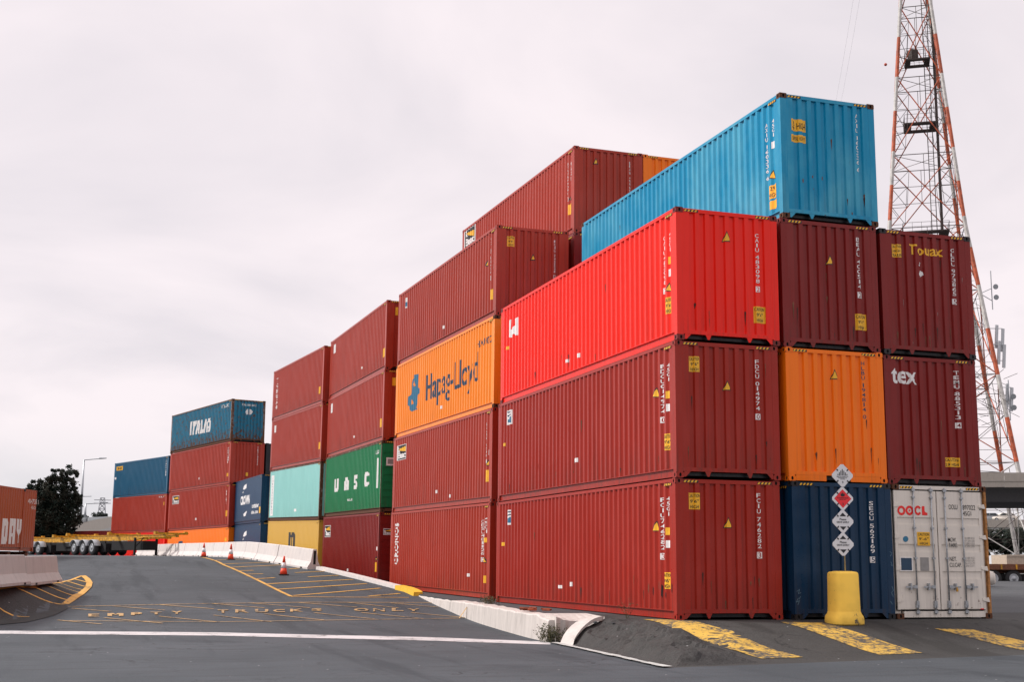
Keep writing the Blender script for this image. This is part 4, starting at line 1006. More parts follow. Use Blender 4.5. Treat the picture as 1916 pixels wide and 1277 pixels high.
# ------------------------------------------------------------------ yellow block with diamond placards
p = ground_at(1580, 1168, yard_h)
BX, BY = p.x+.015, p.y+.02; BZ = yard_h(BX, BY)-.03
e = empty('traffic_block', (BX, BY, BZ), .10); tag(e, 'yellow painted concrete block carrying the placard pole', 'bollard')
bm = bmesh.new(); rings = []
for hw, hd, z in ((.36, .30, 0), (.365, .305, .04), (.36, .30, .16), (.312, .25, .25), (.307, .245, .29), (.30, .225, 1.02), (.285, .21, 1.06), (.17, .12, 1.08)):
    c = .46
    rings.append([bm.verts.new((x*hw, y*hd, z)) for x, y in ((-1, -1+c), (-1+c*.6, -1), (1-c*.6, -1), (1, -1+c), (1, 1-c), (1-c*.6, 1), (-1+c*.6, 1), (-1, 1-c))])
for A, B in zip(rings, rings[1:]):
    for k in range(8): bm.faces.new((A[k], A[(k+1) % 8], B[(k+1) % 8], B[k]))
bm.faces.new(rings[0][::-1]); bm.faces.new(rings[-1])
bmesh.ops.bevel(bm, geom=[x for x in bm.edges], offset=.012, segments=2, affect='EDGES')
obj('body', bm, roadpaint('chipped_yellow_paint', (.98, .62, .09), .04), e, True)
e2 = empty('placard_post', (BX+.07, BY, BZ+1.07), -YAW*.3); tag(e2, 'grey pole with four diamond placards rising from the yellow block', 'sign')
sc = .505
cz = []
d0 = (Vector((BX, BY, BZ))-CAM).dot(FWD)
for py in (887.3, 931.7, 975.4, 1019): cz.append(at(1578, py, d0).z-(BZ+1.07))
bm = bmesh.new(); bar(bm, (0, .02, 0), (0, .02, cz[0]+.2), .016, 8); obj('pole', bm, M_GALV, e2, True)
M_PL = plain('placard_white', (.72, .73, .75), .35, var=.04)
for i, z in enumerate(cz):
    R = .243; off = -.012*i
    bm = bmesh.new(); r0 = R*.86
    K = []
    for k in range(4):
        a = k*PI/2; c_ = Vector((math.cos(a)*R, 0, math.sin(a)*R))
        for s_ in (-1, 1):
            aa = a+s_*.12; K.append(((math.cos(aa)*R*.97), math.sin(aa)*R*.97))
    A = [bm.verts.new((x, 0, z_)) for x, z_ in K]; B = [bm.verts.new((x, .012, z_)) for x, z_ in K]
    bm.faces.new(A[::-1]); bm.faces.new(B)
    for k in range(8): bm.faces.new((A[k], A[(k+1) % 8], B[(k+1) % 8], B[k]))
    pl = obj('placard', bm, M_PL, e2); pl.location = (off, -.004, z)
    tag(pl, ('white placard with black upright bars', 'red flammable placard', 'upper white drive safely placard', 'lower white drive safely placard')[i])
    def dia(bm_, r, y, mi=0, cx=0, cz_=0):
        bm_.faces.new([bm_.verts.new((cx+a_*r, y, cz_+b_*r)) for a_, b_ in ((1, 0), (0, 1), (-1, 0), (0, -1))]).material_index = mi
    bm = bmesh.new()
    for a_, b_ in ((.5, .5), (-.5, .5), (.5, -.5), (-.5, -.5)):
        Mx = Matrix.Translation((a_*R*.95, -.006, b_*R*.95)) @ Matrix.Rotation(-math.copysign(PI/4, a_*b_), 4, 'Y'); box(bm, -.022, .022, -.004, .004, -.012, .012, 0, Mx)
    obj('clip', bm, M_BLACK, pl)
    if i == 0:
        bm = bmesh.new()
        for k in range(-3, 4):
            x = k*.034; h_ = .135-abs(k)*.034
            if h_ > .02: bm.faces.new([bm.verts.new(v) for v in ((x-.009, -.003, .0), (x+.009, -.003, .0), (x+.009, -.003, h_), (x-.009, -.003, h_))])
        for t_, w_, z0 in (('MISCELLANEOUS', .26, -.032), ('DANGEROUS', .2, -.058), ('GOODS', .11, -.084), ('9', .03, -.165)):
            addtext(bm, t_, -w_/2, w_/2, z0, z0+(.02 if t_ != '9' else .05), .02, y=-.003)
        obj('symbol', bm, M_BLACK, pl)
    elif i == 1:
        bm = bmesh.new(); dia(bm, R*.80, -.003); obj('red_field', bm, plain('placard_red', (.85, .02, .03), .35), pl)
        bm = bmesh.new()
        bm.faces.new([bm.verts.new((a_*.05, -.005, .045+b_*.09)) for a_, b_ in ((-.7, 0), (.7, 0), (1, .4), (.55, .75), (.4, .5), (0, 1), (-.35, .55), (-.6, .8), (-.95, .35))])
        for t_, w_, z0 in (('FLAMMABLE', .25, -.0), ('LIQUID', .15, -.035), ('3', .03, -.14)): addtext(bm, t_, -w_/2, w_/2, z0, z0+(.026 if t_ != '3' else .05), .02, y=-.005)
        obj('symbol', bm, M_BLACK, pl)
    else:
        bm = bmesh.new(); bm.faces.new([bm.verts.new((a_, -.003, b_)) for a_, b_ in ((-.075, .105), (.075, .105), (0, .180))]); bm.faces.new([bm.verts.new((a_, -.003, b_)) for a_, b_ in ((-.075, -.105), (0, -.180), (.075, -.105))])
        addtext(bm, 'Please', -.075, .075, .02, .065, .02, y=-.003); addtext(bm, 'DRIVE SAFELY', -.14, .14, -.035, .003, .025, y=-.003); obj('symbol', bm, M_BLACK, pl)

# ------------------------------------------------------------------ plants and litter
def weed(name, x, y, z, h, n, r, label):
    bm = bmesh.new()
    for k in range(n):
        a = R_.uniform(0, 2*PI); q = R_.uniform(0, r); b = Vector((q*math.cos(a), q*math.sin(a), 0)); tip = b+Vector((R_.uniform(-.5, .5)*h, R_.uniform(-.5, .5)*h, h*R_.uniform(.5, 1)))
        bar(bm, b, tip, .0035, 3, 0, .001)
        for j in range(4):
            c = b.lerp(tip, R_.uniform(.3, 1)); u = Vector((R_.uniform(-1, 1), R_.uniform(-1, 1), R_.uniform(-.2, 1))).normalized()*R_.uniform(.03, .07); w_ = u.orthogonal().normalized()*.012
            bm.faces.new([bm.verts.new(c), bm.verts.new(c+u*.5+w_), bm.verts.new(c+u), bm.verts.new(c+u*.5-w_)])
    o = obj(name, bm, M_WEED); o.location = (x, y, z); tag(o, label, 'plant')
weed('weed_clump', -2.14, 1.5, -.52, .42, 110, .28, 'dry dark weed clump at the broken end of the low wall')
weed('weed_clump', -1.0, 9.4, .0, .28, 60, .3, 'small dark weed growing on top of the low wall by the container gap')
weed('weed_clump', -.45, 1.4, -.02, .5, 9, .06, 'single thin dry stem standing by the near container corner')
bm = bmesh.new()
for k in range(9):
    c = Vector((R_.uniform(-.3, .3), R_.uniform(-.15, .15), R_.uniform(0, .05))); M_ = Matrix.Translation(c) @ Matrix.Rotation(R_.uniform(0, 3), 4, 'Z') @ Matrix.Rotation(R_.uniform(-.5, .5), 4, 'X')
    box(bm, -.10, .10, -.05, .05, -.012, .02, 0, M_)
o = obj('debris_pile', bm, plain('rust_red_debris', (.30, .06, .02), .7, var=.5)); p = at(988, 1138, 29.6); o.location = (-1.55, 4.0, .07); tag(o, 'heap of rust red scraps on top of the low wall', 'debris')
bm = bmesh.new()
for k in range(26):
    c = Vector((R_.uniform(0, 1.6), R_.uniform(-.6, .6), .0)); s_ = R_.uniform(.02, .07)
    bmesh.ops.create_icosphere(bm, subdivisions=1, radius=s_, matrix=Matrix.Translation((c.x, c.y, s_*.4)) @ Matrix.Diagonal((1, R_.uniform(.6, 1), R_.uniform(.4, .8), 1)))
o = obj('asphalt_rubble', bm, M_YARD); o.location = (-1.2, .9, yard_h(-.6, .9)-.03); o.rotation_euler = (0, .06, -.9); tag(o, 'loose rubble on the broken dark mound', 'rubble', kind='stuff')

# ------------------------------------------------------------------ trailers on the left
def wheel(parent, x, y, z, r=.50, w=.28, s=1, name='wheel'):
    bm = bmesh.new(); lathe(bm, [(r*.55, -w/2), (r*.92, -w/2), (r, -w*.3), (r, w*.3), (r*.92, w/2), (r*.55, w/2)], 24, axis='y'); t = obj(name, bm, M_RUBBER, parent, True); t.location = (x, y, z)
    bm = bmesh.new(); lathe(bm, [(r*.56, w*.50), (r*.56, w*.56), (r*.5, w*.56), (r*.42, w*.515), (r*.2, w*.52), (r*.16, w*.6), (.01, w*.6)], 20, axis='y'); rm = obj('rim', bm, M_GALV, t, True)
    if s < 0: rm.rotation_euler = (0, 0, PI)
    return t
def skeletal(loc, rz, label, mud):
    e = empty('skeletal_trailer', loc, rz); tag(e, label, 'trailer', 'yellow container trailers parked on the crest')
    bm = bmesh.new()
    for s in (-1, 1):
        y = s*.42
        prism(bm, [(0, 1.0), (8.2, 1.0), (9.6, 1.18), (12.4, 1.18), (12.4, 1.32), (0, 1.32)], 'y', y-.05, y+.05)
        box(bm, 0, 12.4, y-.09, y+.09, 1.321, 1.35)
    for x in (.6, 2.2, 3.9, 5.4, 7.0, 8.6, 10.2, 11.6): box(bm, x-.05, x+.05, -.37, .37, 1.08, 1.24)
    obj('chassis', bm, M_YSTEEL, e)
    for x in (.15, 6.1, 12.2):
        bm = bmesh.new(); box(bm, x-.13, x+.13, -1.2, 1.2, 1.352, 1.47); box(bm, x-.1, x+.1, -1.2, -.98, 1.471, 1.54); box(bm, x-.1, x+.1, .98, 1.2, 1.471, 1.54); obj('bolster', bm, M_YSTEEL, e)
    for x in (1.4, 2.7, 4.0):
        for s in (-1, 1):
            wheel(e, x, s*1.08, .5, s=s)
            bm = bmesh.new(); n = 12; ri = .57
            V = [[bm.verts.new((x+rr*math.cos(PI*k/n), s*1.08+yy, .5+rr*math.sin(PI*k/n))) for rr, yy in ((ri, -.24), (ri, .24), (ri-.02, .24), (ri-.02, -.24))] for k in range(1, n)]
            for A, B in zip(V, V[1:]):
                for k in range(4): bm.faces.new((A[k], A[(k+1) % 4], B[(k+1) % 4], B[k]))
            obj('mudguard', bm, mud, e, True)
    bm = bmesh.new()
    for x in (1.4, 2.7, 4.0): bar(bm, (x, -1, .5), (x, 1, .5), .07, 8)
    for s in (-1, 1): box(bm, 1.0, 4.4, s*.42-.04, s*.42+.04, .72, .99)
    box(bm, .4, 5.0, -.72, .72, .22, .8); box(bm, 5.4, 9.6, -.5, .5, .35, .95); obj('axles_and_shade_fill', bm, M_DARK, e)  # both dark boxes are added, standing for shadow and loose undergear below the chassis
    for s in (-1, 1):
        bm = bmesh.new(); box(bm, 9.0, 9.14, s*.8-.06, s*.8+.06, .05, 1.17); box(bm, 8.92, 9.22, s*.8-.12, s*.8+.12, 0, .05); bar(bm, (9.07, s*.8, .5), (9.6, s*.45, 1.18), .03, 6); obj('landing_leg', bm, M_DARK, e)
    bm = bmesh.new(); box(bm, -.06, .0, -1.15, 1.15, .45, .58); box(bm, -.06, .0, -.5, -.4, .58, 1.1); box(bm, -.06, .0, .4, .5, .58, 1.1); obj('rear_bumper', bm, M_DARK, e)
    return e
M_MUD = plain('grey_mudguard', (.34, .36, .38), .5)
a = at(150, 1038, 93); b = at(318, 1038, 84.5); rz = math.atan2(b.y-a.y, b.x-a.x)
TZ = max(road_h(a.x, a.y), road_h(b.x, b.y), road_h((a.x+b.x)/2, (a.y+b.y)/2))+.01
skeletal((a.x, a.y, TZ), rz, 'yellow skeletal trailer with grey mudguards beside the far barrier end', M_MUD)
a2 = at(52, 1038, 102)
skeletal((a2.x, a2.y, TZ-.02), rz+.03, 'yellow skeletal trailer partly hidden by the brick red container', M_MUD)

# ------------------------------------------------------------------ trees
def tree(name, loc, lobes, n, leaf, label, trunk, seed=1, group=None, m=M_LEAF, branch=True):
    r = random.Random(seed); e = empty(name, loc); tag(e, label, 'tree', group)
    bm = bmesh.new(); bar(bm, (0, 0, 0), (trunk[0]*.3, 0, trunk[2]*.5), trunk[3], 8, 0, trunk[3]*.7); bar(bm, (trunk[0]*.3, 0, trunk[2]*.5), (trunk[0], trunk[1], trunk[2]), trunk[3]*.7, 8, 0, trunk[3]*.3)
    for (cx, cy, cz_, rx, ry, rz_) in lobes:
        if branch: bar(bm, (trunk[0]*.3, 0, trunk[2]*.45), (cx, cy, cz_), trunk[3]*.4, 6, 0, trunk[3]*.08)
    obj('trunk', bm, M_BARK, e)
    bm = bmesh.new(); tot = sum(l[3]*l[4]*l[5] for l in lobes)
    cl = []
    for l in lobes:
        k = max(22, int(n/90*l[3]*l[4]*l[5]/tot))
        for _ in range(k):
            while 1:
                v = Vector((r.uniform(-1, 1), r.uniform(-1, 1), r.uniform(-1, 1)))
                if .25 < v.length < 1: break
            cl.append((Vector((l[0]+v.x*l[3], l[1]+v.y*l[4], l[2]+v.z*l[5])), min(l[3:6])*r.uniform(.18, .42)))
    per = max(1, n//len(cl))
    for c, rad in cl:
        for _ in range(per):
            v = Vector((r.gauss(0, .5), r.gauss(0, .5), r.gauss(0, .42)))*rad; p_ = c+v; u = Vector((r.uniform(-1, 1), r.uniform(-1, 1), r.uniform(-1, 1))).normalized()*leaf*r.uniform(.6, 1.3); w_ = u.orthogonal().normalized()*leaf*.45
            bm.faces.new([bm.verts.new(p_-u*.5), bm.verts.new(p_+w_*.5), bm.verts.new(p_+u*.5), bm.verts.new(p_-w_*.5)])
    obj('crown', bm, m, e)
    return e
TD = 112; k_ = TD/FPX
tp = at(92, 1040, TD)
def lobe(px, py, rpx, rpy):
    p_ = at(px, py, TD)-Vector((tp.x, tp.y, 0)); return (p_.x, p_.y, p_.z-.3, rpx*k_, rpx*k_*.8, rpy*k_)
tree('gum_tree', (tp.x, tp.y, .3), [lobe(126, 893, 18, 22), lobe(106, 892, 14, 18), lobe(103, 925, 30, 27), lobe(72, 935, 24, 24), lobe(90, 965, 40, 36), lobe(141, 926, 11, 14), lobe(130, 955, 19, 30), lobe(55, 985, 30, 28), lobe(110, 990, 30, 20), lobe(143, 945, 8, 12), lobe(150, 935, 5, 8), lobe(62, 915, 14, 14), lobe(84, 905, 14, 14), lobe(138, 975, 14, 14)],
     42000, .25, 'tall dark bushy tree behind the brick red container', (1.0, .2, 6.5, .3), 3)

# ------------------------------------------------------------------ overpass on the left
def strip(pts, thick, name, m, parent=None):      # pts: (top point, bottom point) pairs; thickness goes away from the camera
    bm = bmesh.new(); V = []
    for t, b in pts:
        d = Vector((t.x-CAM.x, t.y-CAM.y, 0)).normalized()*thick; V.append([bm.verts.new(t), bm.verts.new(b), bm.verts.new(b+d), bm.verts.new(t+d)])
    for A, B in zip(V, V[1:]):
        for k in range(4): bm.faces.new((A[k], A[(k+1) % 4], B[(k+1) % 4], B[k]))
    bm.faces.new(V[0]); bm.faces.new(V[-1]); bmesh.ops.recalc_face_normals(bm, faces=bm.faces); return obj(name, bm, m, parent)
e = empty('overpass', (0, 0, 0)); tag(e, 'pale concrete overpass ramp curving up behind the trailers', 'bridge')
def vz(px, py, d, zshift=0): return at(px, py, d)
OP = [(88, 1003, 1010, 128), (110, 996, 1006, 132), (130, 988, 1002, 137), (150, 981, 1001, 142), (170, 975, 999, 148), (190, 971, 992, 155), (212, 967, 986, 162), (240, 962, 980, 170)]
strip([(at(x, t, d), at(x, b, d)) for x, t, b, d in OP], .4, 'parapet', M_CONCB, e)
strip([(at(x, b, d)+Vector((0, 0, .0)), at(x, b, d)-Vector((0, 0, .5))) for x, t, b, d in OP[3:]], 9, 'deck', M_CONC, e)
for x, t, b, d in (OP[5], OP[7]):
    p_ = at(x, b, d); q = Vector((p_.x-CAM.x, p_.y-CAM.y, 0)).normalized()*4.5
    bm = bmesh.new(); bar(bm, (p_.x+q.x, p_.y+q.y, 0), (p_.x+q.x, p_.y+q.y, p_.z-.45), .7, 12); obj('pier', bm, M_CONC, e)
e = empty('noise_wall', (0, 0, 0)); tag(e, 'grey panelled noise screen standing along the overpass', 'screen')
NW = [(136, 972, 988, 140), (150, 970, 983, 143.3), (163, 969, 979.5, 147), (185, 968, 974, 154), (208, 967.3, 970, 161.5)]
strip([(at(x, t, d), at(x, b, d)) for x, t, b, d in NW], .1, 'panel', plain('pale_screen', (.42, .47, .48), .4), e)
strip([(at(x, t+3, d-.3), at(x, b-1.5, d-.3)) for x, t, b, d in NW[:3]], .1, 'dark_panel', plain('dark_screen', (.12, .13, .14), .3), e)
bm = bmesh.new()
for x, t, b, d in NW[:3]: bar(bm, at(x, t-1, d-.5), at(x, b, d-.5), .09, 4)
obj('post', bm, M_GALV, e)
def lamp(px, pt, pb, d, ax, label, arm2=None):
    b = at(px[1], pb, d); t = at(px[0], pt, d); t = Vector((b.x, b.y, t.z)); e = empty('street_lamp', b); tag(e, label, 'street lamp', 'slender street lamps on the overpass')
    bm = bmesh.new(); bar(bm, (0, 0, 0), (0, 0, t.z-b.z), .16, 8, 0, .07); obj('pole', bm, M_GALV, e, True)
    a = at(ax, pt-1, d)-b; bm = bmesh.new(); bar(bm, (0, 0, t.z-b.z-.05), a*1.0, .05, 6); obj('arm', bm, M_GALV, e)
    u = Vector((a.x, a.y, 0)).normalized()
    bm = bmesh.new(); bar(bm, a-u*.9, a, .10, 6, 0, .06); obj('lamp_head', bm, M_GALV, e)
    if arm2:
        a = at(arm2[0], arm2[1], d)-b; bm = bmesh.new(); bar(bm, (0, 0, a.z), a, .04, 6); obj('arm', bm, M_GALV, e)
lamp((157, 150), 859, 980, 141, 199, 'tallest lamp post standing right of the dark tree', (171, 929.5))
lamp((162, 158.5), 942.5, 977, 147, 202, 'shorter lamp post on the overpass right of the tall one')
# distant pylon and trees
def lattice(bm, base, top, hb, ht, n, r, rot=0, cross=True):
    C = lambda k, h: Vector((math.cos(rot+PI/4+k*PI/2), math.sin(rot+PI/4+k*PI/2), 0))*(hb+(ht-hb)*h)+Vector(base).lerp(Vector(top), h)
    for k in range(4): bar(bm, C(k, 0), C(k, 1), r*1.5)
    for j in range(n):
        h0 = 1-(1-j/n)**1.0; h1 = (j+1)/n
        for k in range(4):
            bar(bm, C(k, h0), C(k+1, h1), r); bar(bm, C(k+1, h0), C(k, h1), r); bar(bm, C(k, h1), C(k+1, h1), r)
p_ = at(188, 1000, 420); t_ = at(188, 932, 420)
bm = bmesh.new(); lattice(bm, (p_.x, p_.y, 5), (p_.x, p_.y, t_.z), 3.2, .9, 9, .13)
for q in (936, 942): z = at(188, q, 420).z; bar(bm, (p_.x-2.6, p_.y, z), (p_.x+2.6, p_.y, z), .16)
o = obj('power_pylon', bm, M_GALV); tag(o, 'small distant power pylon above the overpass', 'pylon')
for px, w_, hh, lb in ((184, 14, 9, 'rounded distant tree left of the small pylon'), (194, 10, 6, 'low distant tree right of the small pylon'), (157, 9, 4, 'faint low tree far behind the lamp posts')):
    q = at(px, 975, 380); kk = 380/FPX
    tree('distant_tree', (q.x, q.y, 0), [(0, 0, q.z+1, w_*kk*.8, 2, hh*kk)], 1500, .7, lb, (0, 0, q.z, .4), int(px), m=leafmat('distant_foliage', (.03, .04, .04), (.06, .07, .06)))

# ------------------------------------------------------------------ right side: overpass, tower, parked trailer
e = empty('road_bridge', (0, 0, 0)); tag(e, 'grey concrete bridge crossing beyond the white container', 'bridge')
DB = 92
def seg(x0, x1, t, b, d0, d1, thick, name, m, par): return strip([(at(x0, t[0], d0), at(x0, b[0], d0)), (at(x1, t[1], d1), at(x1, b[1], d1))], thick, name, m, par)
for x0, x1 in ((1700, 1789.5), (1790.3, 1878.5), (1879.3, 1990), (1990.8, 2150)):
    seg(x0, x1, (885.2, 884.6), (901.5, 901.2), DB, DB, .3, 'parapet_panel', M_CONCB, e)
    seg(x0, x1, (901.9, 901.6), (912.5, 912), DB+.06, DB+.06, .5, 'edge_beam', M_CONCB, e)
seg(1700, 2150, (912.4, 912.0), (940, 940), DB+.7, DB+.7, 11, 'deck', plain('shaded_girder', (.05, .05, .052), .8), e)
for x in (1750, 2060):
    p_ = at(x, 930, DB+6); bm = bmesh.new(); bar(bm, (p_.x, p_.y, 0), (p_.x, p_.y, p_.z), .8, 14); obj('pier', bm, M_CONC, e)
# far embankment road with its barrier and planting
e = empty('far_ramp', (0, 0, 0)); tag(e, 'far raised road with pale barrier seen under the bridge', 'bridge')
seg(1780, 2150, (973.5, 973), (988, 987), 210, 210, .5, 'parapet', M_CONCB, e)
seg(1780, 2150, (988, 987), (993, 992), 210.2, 210.2, 10, 'deck', M_CONC, e)
for px, py, d, rx, rz_, lb in ((1840, 1012, 190, 22, 20, 'leftmost dark shrub mass under the bridge'), (1880, 1012, 188, 26, 22, 'middle dark shrub mass under the bridge'), (1925, 1012, 190, 28, 24, 'rightmost dark shrub mass under the bridge')):
    q = at(px, py, d); kk = d/FPX
    tree('roadside_tree', (q.x, q.y, 0), [(0, 0, q.z, rx*kk, 2.5, rz_*kk), (rx*kk*.5, 0, q.z-1, rx*kk*.7, 2, rz_*kk*.8)], 9000, .4, lb, (0, 0, q.z, .3), int(px), group='dark trees under the bridge')
def car(loc, rz, col, label, sc=1):
    e = empty('parked_car', loc, rz); tag(e, label, 'car'); e.scale = (sc,)*3
    body = [(-2.2, .35), (-2.25, .75), (-1.6, .92), (-.9, 1.0), (1.7, 1.0), (2.15, .92), (2.2, .4), (2.1, .3), (-2.1, .3)]
    bm = bmesh.new(); prism(bm, body, 'y', -.88, .88); bmesh.ops.bevel(bm, geom=list(bm.edges), offset=.06, segments=2, affect='EDGES'); obj('body', bm, col, e, True)
    bm = bmesh.new(); prism(bm, [(-1.0, 1.0), (-.45, 1.42), (1.3, 1.45), (1.85, 1.0)], 'y', -.76, .76); bmesh.ops.bevel(bm, geom=list(bm.edges), offset=.05, segments=2, affect='EDGES'); obj('cabin', bm, col, e, True)
    bm = bmesh.new()
    for s in (-1, 1):
        y = s*.765
        for P in ([(-.85, 1.03), (-.42, 1.36), (.25, 1.38), (.25, 1.03)], [(.33, 1.03), (.33, 1.38), (1.2, 1.38), (1.62, 1.03)]): bm.faces.new([bm.verts.new((x, y, z)) for x, z in P])
    obj('side_window', bm, M_GLASS, e)
    for x in (-1.4, 1.35):
        for s in (-1, 1): wheel(e, x, s*.8, .33, .33, .2, s)
    return e
q = at(1877, 974, 214); car((q.x, q.y, q.z-.3), YAW*-1, PAINT['white'], 'white car driving on the far raised road')
q = at(1846, 974, 214); car((q.x, q.y, q.z-.3), YAW*-1, M_GALV, 'grey car half hidden on the far raised road')
q = at(1766, 1090, 62); car((q.x, q.y, 0.0), -YAW, PAINT['white'], 'white car nose peeping out beside the white container doors')
# flatbed
q = at(1862, 1088, 76)
e = empty('flatbed_trailer', (q.x, q.y, 0.0), -YAW+.08); tag(e, 'rust brown flatbed trailer parked under the bridge', 'trailer')
bm = bmesh.new(); box(bm, -2.2, 10.5, -1.2, 1.2, 1.12, 1.30); box(bm, -2.2, 10.5, -1.25, -1.2, 1.0, 1.32); box(bm, -2, 10, -.45, -.35, .8, 1.11); box(bm, -2, 10, .35, .45, .8, 1.11); obj('deck', bm, M_RUST, e)
bm = bmesh.new()
for k in range(14): box(bm, -2+k*.9, -1.92+k*.9, -1.29, -1.251, 1.02, 1.30)
obj('stake_pocket', bm, M_YSTEEL, e)
for x in (-.6, .6, 3.2, 4.4, 5.6):
    for s in (-1, 1): wheel(e, x, s*1.0, .5, s=s)
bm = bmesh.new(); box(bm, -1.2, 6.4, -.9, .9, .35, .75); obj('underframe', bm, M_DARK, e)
bm = bmesh.new(); box(bm, .3, 9.5, -1.0, 1.0, 1.302, 1.85); box(bm, .3, 9.5, -1.04, -1.0, 1.75, 1.87); o = obj('load_box', bm, plain('cream_load', (.45, .38, .30), .7)); o.location = e.location; o.rotation_euler = e.rotation_euler; tag(o, 'long cream box lying on the rust brown flatbed', 'cargo')

# red and white lattice tower
TDp = 150.0
M_TR = plain('tower_orange_paint', (.42, .085, .03), .65, var=.5, sc=1.5); M_TW = plain('tower_grey_white_paint', (.50, .48, .45), .6, var=.3, sc=2); M_TD = plain('tower_dark_fittings', (.05, .035, .03), .7)
cen = lambda py: 1718+.036*py
rad = lambda py: 43+.1185*py if py < 430 else 94+(py-430)*.185
tb = at(cen(640), 640, TDp)
def tz(py): return at(cen(py), py, TDp).z
def level(py):
    z = tz(py); c = Vector((tb.x, tb.y, 0)); r = rad(py)*TDp/FPX*1.0
    out = []
    for k in range(4):
        a = -YAW+math.radians(210-90*k+0)
        out.append(Vector((tb.x+r*math.cos(a), tb.y+r*math.sin(a), z)))
    return out
e = empty('lattice_tower', (0, 0, 0)); tag(e, 'red and white lattice transmission tower behind the stacks', 'tower')
nodes = [-180, -25, 125, 285, 432, 560, 720, 880, 1064]
bands = [(-120, -50), (39, 123), (194, 277), (345, 416), (478, 552), (635, 722), (800, 880)]
def isred(py): return any(a <= py <= b for a, b in bands)
LV = {n: level(n) for n in nodes}
cuts = sorted(set(nodes+[v for b in bands for v in b if -180 < v < 1064]))
legs = [bmesh.new() for _ in range(4)]
def leg_at(py, k):
    for a, b in zip(nodes, nodes[1:]):
        if a <= py <= b:
            t = (tz(py)-tz(a))/(tz(b)-tz(a)); return LV[a][k].lerp(LV[b][k], t)
for a, b in zip(cuts, cuts[1:]):
    for k in range(4): bar(legs[k], leg_at(a, k), leg_at(b, k), .24 if b > 430 else .21, 8, 0 if isred((a+b)/2) else 1)
for k in range(4): obj('leg', legs[k], [M_TR, M_TW], e)
rb = random.Random(4); br = bmesh.new(); br2 = bmesh.new()
for a, b in zip(nodes, nodes[1:]):
    A, B = LV[a], LV[b]; mid = (a+b)/2; mi = 0 if isred(mid) else 1
    for k in range(4):
        j = (k+1) % 4
        bar(br, A[k], B[j], .065, 4, mi); bar(br, A[j], B[k], .065, 4, mi); bar(br2, A[k], A[j], .05, 4, 0)
        wa, wb = (A[j]-A[k]).length, (B[j]-B[k]).length; tc_ = wa/(wa+wb); X = A[k].lerp(B[j], tc_)
        LX, RX = A[k].lerp(B[k], tc_), A[j].lerp(B[j], tc_)
        bar(br2, LX, RX, .04, 3)
        for s_, P0, Q0, P1 in ((0, A[k], LX, X), (1, A[j], RX, X), (2, B[k], LX, X), (3, B[j], RX, X)):
            m1, m2, m3 = P0.lerp(P1, .5), P0.lerp(Q0, .5), Q0.lerp(P1, .5)
            bar(br2, m1, m2, .035, 3); bar(br2, m1, Q0, .035, 3); bar(br2, m1, m3, .03, 3)
            n1_, n2_ = P0.lerp(m1, .5), P0.lerp(m2, .5); bar(br2, n1_, n2_, .025, 3); bar(br2, n1_, m2, .025, 3)
        bar(br2, A[k].lerp(A[j], .5), X, .035, 3)
    bar(br2, A[0], A[2], .04, 3, 0); bar(br2, A[1], A[3], .04, 3, 0)
obj('bracing', br, [M_TR, M_TW], e); obj('secondary_bracing', br2, [M_TD, M_TD], e)
bm = bmesh.new()
for k in range(4):
    pass
c0 = Vector((tb.x, tb.y, tz(1064))); c1 = Vector((tb.x, tb.y, tz(-180))); off = RGT*1.1
for s in (-.3, .3): bar(bm, c0+off+RGT*s, c1+off+RGT*s, .05, 4)
z = c0.z
while z < c1.z: bar(bm, Vector((tb.x, tb.y, z))+off-RGT*.3, Vector((tb.x, tb.y, z))+off+RGT*.3, .025, 3); z += .6
bar(bm, c0+off+RGT*.9, c1+off+RGT*.9, .16, 8)
obj('ladder', bm, M_TD, e)
for n in (80, 213, 432):
    Lv = [leg_at(n, k) for k in range(4)]; c = sum(Lv, Vector())/4; bm = bmesh.new(); P = [c.lerp(q, .62) for q in Lv]
    V = [bm.verts.new(q) for q in P]; W_ = [bm.verts.new(q-Vector((0, 0, .18))) for q in P]; V2 = [bm.verts.new(c.lerp(q, .35)) for q in Lv]; W2 = [bm.verts.new(c.lerp(q, .35)-Vector((0, 0, .18))) for q in Lv]
    for k in range(4):
        j = (k+1) % 4
        bm.faces.new((V[k], V[j], V2[j], V2[k])); bm.faces.new((W_[k], W2[k], W2[j], W_[j])); bm.faces.new((V[k], W_[k], W_[j], V[j])); bm.faces.new((V2[k], V2[j], W2[j], W2[k]))
        bar(bm, P[k]+Vector((0, 0, 1)), P[j]+Vector((0, 0, 1)), .03, 3); bar(bm, P[k]+Vector((0, 0, .5)), P[j]+Vector((0, 0, .5)), .02, 3)
        for t in (0, .2, .4, .6, .8): q = P[k].lerp(P[j], t); bar(bm, q, q+Vector((0, 0, 1)), .02, 3)
        bar(bm, P[k], Lv[k], .05, 3)
    if n == 80: bmesh.ops.create_cube(bm, size=1.0, matrix=Matrix.Translation(c+Vector((-.6, 0, .8))) @ Matrix.Diagonal((.9, .9, 1.2, 1)))
    obj('platform', bm, M_TD, e)
